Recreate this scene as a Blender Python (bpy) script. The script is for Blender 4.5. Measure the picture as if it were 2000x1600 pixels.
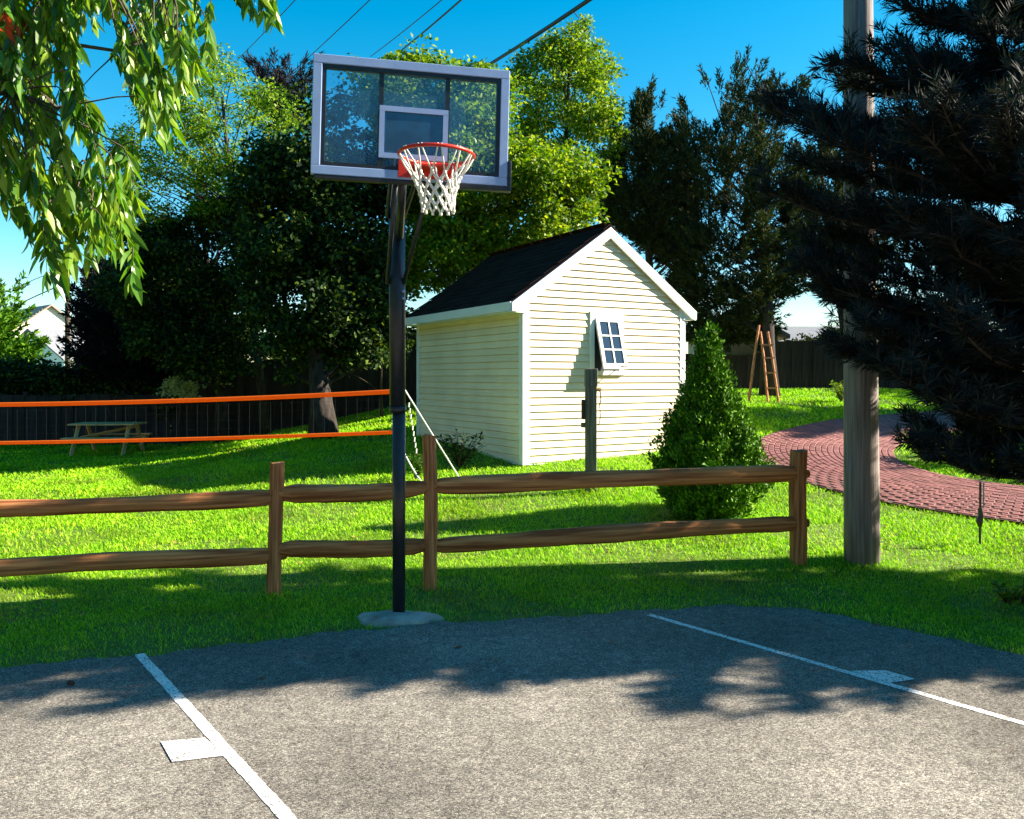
import bpy, math, random
import numpy as np
from mathutils import Vector, Matrix

for _o in list(bpy.data.objects):
    bpy.data.objects.remove(_o)
S = bpy.context.scene
COL = S.collection
random.seed(7)
RNG = np.random.default_rng(11)
R = math.radians

# ------------------------------------------------------------------ camera, sky, sun, exposure
CAM_H, HOR, FPX = 1.75, 735.0, 1600.0        # eye height; horizon row and focal length in 2000x1600 photo pixels
cd = bpy.data.cameras.new('camera'); cam = bpy.data.objects.new('camera', cd); COL.objects.link(cam)
cam.location = (0, 0, CAM_H); cam.rotation_euler = (R(90), 0, 0)
cd.sensor_fit = 'HORIZONTAL'; cd.sensor_width = 36; cd.lens = 36 * FPX / 2000
cd.shift_y = (HOR - 800) / 2000
cd.clip_start = 0.05; cd.clip_end = 2000
S.camera = cam

SUN_EL, SUN_AZ = 30.0, 5.0                    # azimuth from +X towards +Y
sunD = Vector((math.cos(R(SUN_EL)) * math.cos(R(SUN_AZ)), math.cos(R(SUN_EL)) * math.sin(R(SUN_AZ)), math.sin(R(SUN_EL))))
w = bpy.data.worlds.new('World'); S.world = w; w.use_nodes = True
nt = w.node_tree; bg = nt.nodes['Background']
sky = nt.nodes.new('ShaderNodeTexSky'); sky.sky_type = 'NISHITA'; sky.sun_disc = False
sky.sun_elevation = R(SUN_EL); sky.sun_rotation = R(90 - SUN_AZ)
sky.air_density = 1.0; sky.dust_density = 0.3; sky.ozone_density = 2.0
hs = nt.nodes.new('ShaderNodeHueSaturation'); hs.inputs['Saturation'].default_value = 1.54
hs.inputs['Hue'].default_value = 0.480
nt.links.new(sky.outputs[0], hs.inputs['Color']); nt.links.new(hs.outputs[0], bg.inputs[0])
bg.inputs[1].default_value = 0.064
sl = bpy.data.lights.new('sun', 'SUN'); sl.energy = 5.0; sl.angle = R(0.5); sl.color = (1.0, 0.885, 0.72)
so = bpy.data.objects.new('sun', sl); COL.objects.link(so)
so.rotation_euler = sunD.to_track_quat('Z', 'Y').to_euler(); so.location = (20, 4, 15)
S.view_settings.view_transform = 'Standard'; S.view_settings.look = 'None'
S.view_settings.gamma = 1.0; S.view_settings.exposure = 1.87
S.view_settings.use_curve_mapping = False
S.cycles.max_bounces = 6; S.cycles.transparent_max_bounces = 16
S.cycles.diffuse_bounces = 3; S.cycles.glossy_bounces = 2

# ------------------------------------------------------------------ helpers
def at(px, py, Y):
    """world point seen at a photo pixel when it stands Y metres ahead"""
    return Vector(((px - 1000) / FPX * Y, Y, CAM_H - (py - HOR) / FPX * Y))

def sstep(a, b, x):
    t = np.clip((x - a) / (b - a), 0, 1); return t * t * (3 - 2 * t)

def gz(X, Y):
    """terrain height"""
    X = np.asarray(X, float); Y = np.asarray(Y, float)
    d = np.clip(Y - 6.2, 0, None); d = np.where(d < 1.2, d * d / 2.4, d - 0.6)
    d = np.where(d > 14, 14 + (d - 14) * 0.15, d) + 0.0
    d = np.minimum(d, 17)
    return 0.1 * sstep(-9.0, 0.6, X) * d + 0.012 * np.sin(X * 1.7 + Y * .6) * sstep(7, 9, Y)

def gzf(x, y): return float(gz(x, y))

def mesh_np(name, V, F):
    """V (n,3), F (m,k) with k const"""
    V = np.ascontiguousarray(V, np.float32); F = np.ascontiguousarray(F, np.int32)
    me = bpy.data.meshes.new(name)
    me.vertices.add(len(V)); me.vertices.foreach_set('co', V.ravel())
    k = F.shape[1]; m = F.shape[0]
    me.loops.add(m * k); me.loops.foreach_set('vertex_index', F.ravel())
    me.polygons.add(m); me.polygons.foreach_set('loop_start', np.arange(m, dtype=np.int32) * k)
    me.update(calc_edges=True); me.validate()
    return me

class MB:
    def __init__(s): s.v = []; s.f = []
    def add(s, vs, fs):
        n = len(s.v); s.v += [tuple(v) for v in vs]; s.f += [tuple(i + n for i in f) for f in fs]; return s
    def box(s, c, d, M=None):
        x, y, z = d[0] / 2, d[1] / 2, d[2] / 2; c = Vector(c)
        vs = [Vector((sx * x, sy * y, sz * z)) for sz in (-1, 1) for sy in (-1, 1) for sx in (-1, 1)]
        if M is not None: vs = [M @ v for v in vs]
        return s.add([c + v for v in vs], [(0, 2, 3, 1), (4, 5, 7, 6), (0, 1, 5, 4), (2, 6, 7, 3), (0, 4, 6, 2), (1, 3, 7, 5)])
    def span(s, a, b):
        return s.box([(a[i] + b[i]) / 2 for i in range(3)], [abs(b[i] - a[i]) for i in range(3)])
    def prism(s, poly, ax, a, b):
        """polygon of 2D points extruded along axis ax (0,1,2) from a to b"""
        n = len(poly)
        def mk(p, t):
            return {0: (t, p[0], p[1]), 1: (p[0], t, p[1]), 2: (p[0], p[1], t)}[ax]
        vs = [mk(p, a) for p in poly] + [mk(p, b) for p in poly]
        fs = [tuple(range(n))[::-1], tuple(range(n, 2 * n))] + [(i, (i + 1) % n, n + (i + 1) % n, n + i) for i in range(n)]
        return s.add(vs, fs)
    def tube(s, pts, rad, sides=8, cap=True, squash=None):
        pts = [Vector(p) for p in pts]
        if not hasattr(rad, '__len__'): rad = [rad] * len(pts)
        vs = []; n = len(pts); up = None
        for i, p in enumerate(pts):
            d = (pts[min(i + 1, n - 1)] - pts[max(i - 1, 0)])
            d = d.normalized() if d.length > 1e-9 else Vector((0, 0, 1))
            if up is None: up = Vector((0, 0, 1)) if abs(d.z) < .9 else Vector((1, 0, 0))
            a = d.cross(up).normalized(); b = a.cross(d).normalized(); up = b
            for k in range(sides):
                t = 2 * math.pi * k / sides
                vs.append(p + a * math.cos(t) * rad[i] + b * math.sin(t) * rad[i])
        fs = [(i * sides + k, i * sides + (k + 1) % sides, (i + 1) * sides + (k + 1) % sides, (i + 1) * sides + k)
              for i in range(n - 1) for k in range(sides)]
        if cap: fs += [tuple(range(sides))[::-1], tuple(range((n - 1) * sides, n * sides))]
        return s.add(vs, fs)
    def torus(s, c, r1, r2, n=40, m=10, ax=None):
        c = Vector(c); vs = []
        for i in range(n):
            t = 2 * math.pi * i / n
            for k in range(m):
                u = 2 * math.pi * k / m
                vs.append(c + Vector(((r1 + r2 * math.cos(u)) * math.cos(t), (r1 + r2 * math.cos(u)) * math.sin(t), r2 * math.sin(u))))
        return s.add(vs, [(i * m + k, ((i + 1) % n) * m + k, ((i + 1) % n) * m + (k + 1) % m, i * m + (k + 1) % m) for i in range(n) for k in range(m)])
    def build(s, name, mat, parent=None, smooth=False, bevel=0.0):
        me = bpy.data.meshes.new(name); me.from_pydata(s.v, [], s.f); me.update()
        o = link(name, me, mat, parent, smooth)
        if bevel:
            m = o.modifiers.new('bevel', 'BEVEL'); m.width = bevel; m.segments = 2; m.limit_method = 'ANGLE'
        return o

def link(name, me, mat=None, parent=None, smooth=False):
    o = bpy.data.objects.new(name, me); COL.objects.link(o)
    if mat is not None and not me.materials: me.materials.append(mat)
    if parent is not None: o.parent = parent
    if smooth and me.polygons: me.polygons.foreach_set('use_smooth', [True] * len(me.polygons))
    return o

def thing(name, label, cat, loc=(0, 0, 0), rz=0, group=None):
    o = bpy.data.objects.new(name, None); COL.objects.link(o); o.empty_display_size = .2
    o.location = loc; o.rotation_euler = (0, 0, rz)
    return tag(o, label, cat, group)

def tag(o, label, cat, group=None, kind=None):
    o['label'] = label; o['category'] = cat
    if group: o['group'] = group
    if kind: o['kind'] = kind
    return o

# ------------------------------------------------------------------ materials
def mat(name, col, rough=.7, metal=0.0, spec=.3, col2=None, scale=8.0, stretch=None, bump=0.0, bscale=None, detail=6, contrast=(.35, .65), island=0.0):
    m = bpy.data.materials.new(name); m.use_nodes = True
    n = m.node_tree.nodes; l = m.node_tree.links; p = n['Principled BSDF']
    p.inputs['Roughness'].default_value = rough; p.inputs['Metallic'].default_value = metal
    p.inputs['Specular IOR Level'].default_value = spec
    p.inputs['Base Color'].default_value = (*col, 1)
    if col2 is not None or bump:
        tc = n.new('ShaderNodeTexCoord'); mp = n.new('ShaderNodeMapping'); l.new(tc.outputs['Object'], mp.inputs[0])
        if stretch: mp.inputs['Scale'].default_value = stretch
        no = n.new('ShaderNodeTexNoise'); no.inputs['Scale'].default_value = scale; no.inputs['Detail'].default_value = detail
        l.new(mp.outputs[0], no.inputs['Vector'])
        if col2 is not None:
            cr = n.new('ShaderNodeValToRGB'); cr.color_ramp.elements[0].position = contrast[0]; cr.color_ramp.elements[1].position = contrast[1]
            cr.color_ramp.elements[0].color = (*col, 1); cr.color_ramp.elements[1].color = (*col2, 1)
            l.new(no.outputs[0], cr.inputs[0]); l.new(cr.outputs[0], p.inputs['Base Color'])
        if bump:
            b = n.new('ShaderNodeBump'); b.inputs['Strength'].default_value = bump; b.inputs['Distance'].default_value = .01
            if bscale:
                n2 = n.new('ShaderNodeTexNoise'); n2.inputs['Scale'].default_value = bscale; n2.inputs['Detail'].default_value = 8
                l.new(mp.outputs[0], n2.inputs['Vector']); l.new(n2.outputs[0], b.inputs['Height'])
            else: l.new(no.outputs[0], b.inputs['Height'])
            l.new(b.outputs[0], p.inputs['Normal'])
    if island:
        g = n.new('ShaderNodeObjectInfo'); hsv = n.new('ShaderNodeHueSaturation')
        mr = n.new('ShaderNodeMapRange'); mr.inputs[3].default_value = 1 - island; mr.inputs[4].default_value = 1 + island
        l.new(g.outputs['Random'], mr.inputs[0]); l.new(mr.outputs[0], hsv.inputs['Value'])
        src = p.inputs['Base Color'].links[0].from_socket if p.inputs['Base Color'].links else None
        if src: l.new(src, hsv.inputs['Color'])
        else: hsv.inputs['Color'].default_value = (*col, 1)
        l.new(hsv.outputs[0], p.inputs['Base Color'])
    return m

def leaf_mat(name, cols, trans=.35, rough=.5, spec=.25, tcol=None):
    """each leaf (mesh island) takes its own colour from the ramp"""
    m = bpy.data.materials.new(name); m.use_nodes = True
    n = m.node_tree.nodes; l = m.node_tree.links; p = n['Principled BSDF']
    p.inputs['Roughness'].default_value = rough; p.inputs['Specular IOR Level'].default_value = spec
    g = n.new('ShaderNodeNewGeometry'); cr = n.new('ShaderNodeValToRGB')
    e = cr.color_ramp.elements
    while len(e) < len(cols): e.new(.5)
    for i, c in enumerate(cols):
        e[i].position = i / (len(cols) - 1); e[i].color = (*c, 1)
    l.new(g.outputs['Random Per Island'], cr.inputs[0]); l.new(cr.outputs[0], p.inputs['Base Color'])
    t = n.new('ShaderNodeBsdfTranslucent'); mx = n.new('ShaderNodeMixShader'); mx.inputs[0].default_value = trans
    gm = n.new('ShaderNodeMix'); gm.data_type = 'RGBA'; gm.blend_type = 'MULTIPLY'; gm.inputs[0].default_value = 1
    gm.inputs[7].default_value = (*(tcol or (1.25, 1.3, .35)), 1)
    l.new(cr.outputs[0], gm.inputs[6]); l.new(gm.outputs[2], t.inputs[0])
    l.new(p.outputs[0], mx.inputs[1]); l.new(t.outputs[0], mx.inputs[2])
    l.new(mx.outputs[0], n['Material Output'].inputs['Surface'])
    return m

M = {}
M['trunk'] = mat('bark', (.035, .026, .02), .9, col2=(.11, .085, .065), scale=14, stretch=(1, 1, .2), bump=.8)
M['trunk_dark'] = mat('bark_dark', (.02, .016, .014), .9, col2=(.06, .048, .042), scale=14, stretch=(1, 1, .2), bump=.8)
M['cedar_wood'] = mat('fence_wood', (.24, .078, .026), .85, col2=(.64, .29, .11), scale=8, stretch=(.16, 5, 5), bump=1.0, island=.12)
M['post_wood'] = mat('fence_post_wood', (.24, .08, .032), .85, col2=(.58, .26, .105), scale=9, stretch=(6, 6, .25), bump=1.0, island=.12)
M['grey_wood'] = mat('weathered_wood', (.12, .10, .08), .85, col2=(.30, .26, .21), scale=9, stretch=(4, 4, .25), bump=.5)
M['pole_wood'] = mat('utility_pole_wood', (.15, .125, .12), .85, col2=(.30, .26, .25), scale=10, stretch=(5, 5, .18), bump=.6)
M['board'] = mat('fence_board', (.018, .016, .018), .85, col2=(.042, .035, .036), scale=7, stretch=(5, 5, .3), bump=.4, island=.25)
M['table_wood'] = mat('table_wood', (.60, .32, .12), .7, col2=(.74, .48, .24), scale=9, stretch=(.4, 4, 4), bump=.3)
M['black_metal'] = mat('dark_steel', (.012, .014, .02), .38, metal=0.0, spec=.5, col2=(.02, .022, .03), scale=30)
M['frame_grey'] = mat('board_frame', (.28, .40, .66), .45, spec=.4, col2=(.24, .35, .60), scale=6)
M['white_paint'] = mat('white_paint', (.82, .83, .83), .55, col2=(.74, .75, .75), scale=5)
M['red_paint'] = mat('rim_paint', (.62, .03, .012), .4, spec=.4, col2=(.50, .02, .012), scale=12)
M['net'] = mat('net_cord', (.80, .79, .74), .85, col2=(.70, .69, .62), scale=40)
M['siding'] = mat('siding', (.90, .77, .56), .6, col2=(.78, .67, .48), scale=1.6, stretch=(.5, 1, 1.4), bump=.12, bscale=30, island=.05)
M['trim'] = mat('trim_white', (.82, .84, .86), .5, col2=(.76, .78, .80), scale=3)
M['shingle'] = mat('shingle', (.026, .011, .008), 1.0, spec=.05, col2=(.052, .026, .020), scale=60, bump=.5, island=.25)
M['shade_panel'] = mat('interior_dark', (.012, .02, .035), .6)  # shade of the unlit interior put into the colour
M['concrete'] = mat('concrete', (.26, .24, .21), .9, col2=(.44, .42, .38), scale=9, bump=1.0, bscale=60)
M['line'] = mat('line_paint', (.20, .19, .17), .8, col2=(.78, .78, .76), scale=75, detail=9, bump=.5, bscale=160, contrast=(.385, .455))
M['tape'] = leaf_mat('net_tape', [(.85, .25, .025), (.85, .27, .03)], trans=.5, rough=.6, tcol=(1.2, 1.0, .8))
M['rope'] = mat('white_rope', (.75, .74, .70), .8)
M['cable'] = mat('cable', (.015, .015, .017), .6)
M['rock'] = mat('rock', (.09, .085, .08), .9, col2=(.20, .19, .17), scale=6, bump=.8)

# asphalt with aggregate
def asphalt_mat():
    m = bpy.data.materials.new('asphalt'); m.use_nodes = True
    n = m.node_tree.nodes; l = m.node_tree.links; p = n['Principled BSDF']
    tc = n.new('ShaderNodeTexCoord')
    def noise(s, d=4):
        q = n.new('ShaderNodeTexNoise'); q.inputs['Scale'].default_value = s; q.inputs['Detail'].default_value = d
        l.new(tc.outputs['Object'], q.inputs['Vector']); return q
    vo = n.new('ShaderNodeTexVoronoi'); vo.inputs['Scale'].default_value = 165; l.new(tc.outputs['Object'], vo.inputs['Vector'])
    r = n.new('ShaderNodeValToRGB'); e = r.color_ramp.elements
    e[0].position = .0; e[0].color = (.07, .065, .06, 1); e[1].position = 1; e[1].color = (.42, .385, .33, 1)
    q = e.new(.35); q.color = (.155, .143, .127, 1); q = e.new(.7); q.color = (.245, .226, .196, 1)
    sep = n.new('ShaderNodeSeparateColor'); l.new(vo.outputs['Color'], sep.inputs[0]); l.new(sep.outputs[0], r.inputs[0])
    big = noise(.9, 5); br = n.new('ShaderNodeMapRange'); br.inputs[1].default_value = .3; br.inputs[2].default_value = .7
    br.inputs[3].default_value = .70; br.inputs[4].default_value = 1.2; l.new(big.outputs[0], br.inputs[0])
    mid = noise(14, 6); mr = n.new('ShaderNodeMapRange'); mr.inputs[1].default_value = .3; mr.inputs[2].default_value = .7
    mr.inputs[3].default_value = .78; mr.inputs[4].default_value = 1.18; l.new(mid.outputs[0], mr.inputs[0])
    mu = n.new('ShaderNodeMath'); mu.operation = 'MULTIPLY'; l.new(br.outputs[0], mu.inputs[0]); l.new(mr.outputs[0], mu.inputs[1])
    wn = noise(2.2, 4); wm = n.new('ShaderNodeMix'); wm.data_type = 'RGBA'; wm.inputs[0].default_value = .16
    l.new(tc.outputs['Object'], wm.inputs[6]); l.new(wn.outputs['Color'], wm.inputs[7])
    ck = n.new('ShaderNodeTexVoronoi'); ck.feature = 'DISTANCE_TO_EDGE'; ck.inputs['Scale'].default_value = .62; l.new(wm.outputs[2], ck.inputs['Vector'])
    cm = n.new('ShaderNodeMapRange'); cm.inputs[1].default_value = .0; cm.inputs[2].default_value = .0045; cm.inputs[3].default_value = .82; cm.inputs[4].default_value = 1
    l.new(ck.outputs['Distance'], cm.inputs[0])
    st = noise(.33, 3); sm_ = n.new('ShaderNodeMapRange'); sm_.inputs[1].default_value = .42; sm_.inputs[2].default_value = .58; sm_.inputs[3].default_value = .84; sm_.inputs[4].default_value = 1.06; l.new(st.outputs[0], sm_.inputs[0])
    m2 = n.new('ShaderNodeMath'); m2.operation = 'MULTIPLY'; l.new(mu.outputs[0], m2.inputs[0]); l.new(cm.outputs[0], m2.inputs[1])
    m3 = n.new('ShaderNodeMath'); m3.operation = 'MULTIPLY'; l.new(m2.outputs[0], m3.inputs[0]); l.new(sm_.outputs[0], m3.inputs[1]); mu = m3
    hv = n.new('ShaderNodeHueSaturation'); l.new(mu.outputs[0], hv.inputs['Value']); l.new(r.outputs[0], hv.inputs['Color'])
    l.new(hv.outputs[0], p.inputs['Base Color']); p.inputs['Roughness'].default_value = .9; p.inputs['Specular IOR Level'].default_value = .2
    b = n.new('ShaderNodeBump'); b.inputs['Strength'].default_value = .5; b.inputs['Distance'].default_value = .004
    l.new(vo.outputs['Distance'], b.inputs['Height']); b.invert = True; l.new(b.outputs[0], p.inputs['Normal'])
    return m
M['asphalt'] = asphalt_mat()
M['soil'] = mat('lawn_soil', (.085, .12, .018), .95, col2=(.12, .20, .025), scale=5, bump=.8, bscale=40)
M['mortar'] = mat('path_bed', (.07, .04, .035), .95, col2=(.11, .065, .055), scale=12)
M['brick'] = mat('paver', (.17, .062, .058), .85, col2=(.27, .11, .102), scale=5, bump=.4, bscale=50, island=.22)
M['grass'] = leaf_mat('grass', [(.12, .32, .006), (.23, .53, .010), (.35, .66, .014), (.54, .72, .07)], trans=.35, rough=.6, spec=.15, tcol=(1.1, 1.25, .3))

def grass_variation(m):
    n = m.node_tree.nodes; l = m.node_tree.links; p = n['Principled BSDF']
    cr = p.inputs['Base Color'].links[0].from_socket
    tc = n.new('ShaderNodeTexCoord'); a = n.new('ShaderNodeTexNoise'); a.inputs['Scale'].default_value = .9; a.inputs['Detail'].default_value = 5
    l.new(tc.outputs['Object'], a.inputs['Vector'])
    r = n.new('ShaderNodeValToRGB'); e = r.color_ramp.elements; e[0].position = .34; e[0].color = (.60, .46, .8, 1); e[1].position = .64; e[1].color = (1.15, 1.03, .9, 1)
    q = e.new(.5); q.color = (.92, .95, .9, 1)
    l.new(a.outputs[0], r.inputs[0]); mx = n.new('ShaderNodeMix'); mx.data_type = 'RGBA'; mx.blend_type = 'MULTIPLY'; mx.inputs[0].default_value = 1
    l.new(cr, mx.inputs[6]); l.new(r.outputs[0], mx.inputs[7]); l.new(mx.outputs[2], p.inputs['Base Color'])
grass_variation(M['grass'])
M['leaf_near'] = leaf_mat('leaf_near', [(.04, .13, .008), (.07, .19, .01), (.14, .28, .014), (.26, .38, .03)], trans=.4, rough=.35, spec=.5)
M['leaf_red'] = leaf_mat('leaf_red', [(.45, .03, .015), (.5, .12, .02)], trans=.4, tcol=(1, .6, .4))
M['leaf_airy'] = leaf_mat('leaf_airy', [(.04, .13, .012), (.09, .22, .012), (.20, .33, .015), (.32, .40, .03)], trans=.4)
M['leaf_dark'] = leaf_mat('leaf_dark', [(.007, .022, .010), (.012, .034, .012), (.03, .065, .016), (.13, .19, .03)], trans=.25, rough=.6, spec=.12)
M['leaf_bright'] = leaf_mat('leaf_bright', [(.04, .11, .006), (.09, .19, .008), (.18, .29, .012), (.36, .42, .03)], trans=.4)
M['leaf_cedar'] = leaf_mat('leaf_cedar', [(.012, .028, .014), (.022, .045, .016), (.04, .055, .022), (.065, .065, .03)], trans=.15, rough=.7, spec=.1)
M['leaf_purple'] = leaf_mat('leaf_purple', [(.012, .012, .02), (.02, .018, .026), (.03, .03, .03)], trans=.12, rough=.7, spec=.1)
M['leaf_pine'] = leaf_mat('needles', [(.007, .015, .022), (.012, .025, .030), (.022, .036, .036), (.06, .058, .045)], trans=.1, rough=.7, spec=.08)
M['leaf_shrub'] = leaf_mat('leaf_shrub', [(.03, .10, .008), (.06, .17, .008), (.13, .27, .014)], trans=.2, rough=.6, spec=.15)
M['leaf_cone'] = leaf_mat('leaf_cone', [(.028, .095, .006), (.065, .18, .008), (.17, .36, .016)], trans=.06, rough=.6, spec=.15)
M['leaf_pale'] = leaf_mat('leaf_pale', [(.35, .42, .18), (.6, .64, .4), (.8, .8, .6)], trans=.4)
M['leaf_dry'] = mat('dry_leaf', (.22, .10, .05), .8, col2=(.34, .18, .10), scale=30)

def glass_mat():
    m = bpy.data.materials.new('board_glass'); m.use_nodes = True
    n = m.node_tree.nodes; l = m.node_tree.links; n.remove(n['Principled BSDF'])
    t = n.new('ShaderNodeBsdfTransparent'); t.inputs[0].default_value = (.90, .96, 1, 1)
    d = n.new('ShaderNodeBsdfDiffuse'); d.inputs[0].default_value = (.14, .42, .80, 1)  # blue haze of the reflected sky, put in as a diffuse colour
    g = n.new('ShaderNodeBsdfGlossy'); g.inputs['Roughness'].default_value = .04
    fr = n.new('ShaderNodeFresnel'); fr.inputs[0].default_value = 1.45
    a = n.new('ShaderNodeMixShader'); a.inputs[0].default_value = .15; l.new(t.outputs[0], a.inputs[1]); l.new(d.outputs[0], a.inputs[2])
    b = n.new('ShaderNodeMixShader'); l.new(fr.outputs[0], b.inputs[0]); l.new(a.outputs[0], b.inputs[1]); l.new(g.outputs[0], b.inputs[2])
    l.new(b.outputs[0], n['Material Output'].inputs['Surface'])
    return m
M['glass'] = glass_mat()
def pane_mat():
    m = mat('window_pane', (.02, .035, .06), .06, spec=.8); return m
M['pane'] = pane_mat()
M['smoke'] = mat('smoked_panel', (.006, .012, .045), .35, spec=.5)

# ------------------------------------------------------------------ foliage tools
def unit(a): return a / np.maximum(np.linalg.norm(a, axis=1, keepdims=True), 1e-9)

def leaves_mesh(P, D, N, L, W):
    """diamond leaves: base P, long axis D, normal N (arrays), length L, width W -> V, F (quads)"""
    n = len(P); D = unit(D); B = unit(np.cross(N, D)); Nn = np.cross(D, B)
    L = np.broadcast_to(L, (n,))[:, None]; W = np.broadcast_to(W, (n,))[:, None]
    v0 = P; v1 = P + D * L * .45 + B * W * .5 + Nn * W * .12; v2 = P + D * L; v3 = P + D * L * .45 - B * W * .5 + Nn * W * .12
    V = np.stack([v0, v1, v2, v3], 1).reshape(-1, 3)
    F = np.arange(4 * n).reshape(n, 4)
    return V, F

def inpoly(poly, x, y):
    poly = np.asarray(poly, float); c = np.zeros(len(x), bool); j = len(poly) - 1
    for i in range(len(poly)):
        xi, yi = poly[i]; xj, yj = poly[j]
        c ^= ((yi > y) != (yj > y)) & (x < (xj - xi) * (y - yi) / (yj - yi + 1e-12) + xi); j = i
    return c

def edgedist(poly, x, y):
    poly = np.asarray(poly, float); d = np.full(len(x), 1e9)
    for i in range(len(poly)):
        a = poly[i]; b = poly[(i + 1) % len(poly)]; ab = b - a
        t = np.clip(((x - a[0]) * ab[0] + (y - a[1]) * ab[1]) / (ab @ ab + 1e-12), 0, 1)
        d = np.minimum(d, np.hypot(x - a[0] - t * ab[0], y - a[1] - t * ab[1]))
    return d

def gapnoise(q, f, ph):
    x, y, z = q[:, 0] * f + ph, q[:, 1] * f + ph * 1.7, q[:, 2] * f + ph * .6
    return (np.sin(x * 1.9 + 1.3 * np.sin(z * 1.3 + y)) + np.sin(z * 2.3 + 1.1 * np.sin(y * 1.7 - x * .8)) + np.sin(y * 2.1 + x * 1.1 + z * .7)) / 3

def sample_crown(poly_px, Y0, depth, n, inset=0.0, gap=.1, thin_top=0.0, freq=1.7, sig=.3):
    out = []; tot = 0; ph = float(RNG.random() * 20)
    zs = [at(a, b, Y0).z for a, b in poly_px]; z0, z1 = min(zs), max(zs)
    while tot < n:
        q = sample_outline(poly_px, Y0, depth, n, inset)
        k = gapnoise(q, freq, ph) > (-.75 + gap * 1.5)
        if thin_top: k &= RNG.random(len(q)) > thin_top * ((q[:, 2] - z0) / (z1 - z0)) ** 1.5
        out.append(q[k]); tot += int(k.sum())
    q = np.concatenate(out)[:n]
    far = RNG.random(n) < .14
    q[far] += RNG.normal(0, sig, (int(far.sum()), 3))
    return q

def sample_outline(poly_px, Y0, depth, n, inset=0.0):
    """points in the volume whose outline at distance Y0 is the polygon, rounded in depth"""
    poly = np.array([[p.x, p.z] for p in (at(a, b, Y0) for a, b in poly_px)])
    lo = poly.min(0); hi = poly.max(0); out = []; tot = 0
    while tot < n:
        q = RNG.uniform(lo, hi, (n * 2, 2)); k = inpoly(poly, q[:, 0], q[:, 1]); q = q[k]
        if inset: q = q[edgedist(poly, q[:, 0], q[:, 1]) > inset * RNG.random(len(q))]
        out.append(q); tot += len(q)
    q = np.concatenate(out)[:n]
    ed = edgedist(poly, q[:, 0], q[:, 1]); h = np.clip(ed / max(depth, .1), 0, 1)
    th = depth * np.sqrt(1 - (1 - h) ** 2)
    u = RNG.uniform(-1, 1, n); u = np.sign(u) * np.abs(u) ** .6
    return np.stack([q[:, 0], Y0 + u * th, q[:, 1]], 1)

def limb(mb, a, b, r0, r1, bend=.15, n=5, sides=6):
    a = Vector(a); b = Vector(b); L = (b - a).length; pts = []; rad = []
    off = Vector((random.uniform(-1, 1), random.uniform(-1, 1), random.uniform(-.2, .8))) * L * bend
    for i in range(n + 1):
        t = i / n
        pts.append(a.lerp(b, t) + off * (4 * t * (1 - t)) * .5 + Vector((random.uniform(-1, 1), random.uniform(-1, 1), random.uniform(-1, 1))) * L * .012 * (0 < i < n))
        rad.append(r0 * (1 - t) + r1 * t)
    mb.tube(pts, rad, sides, cap=False)
    return pts

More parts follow.
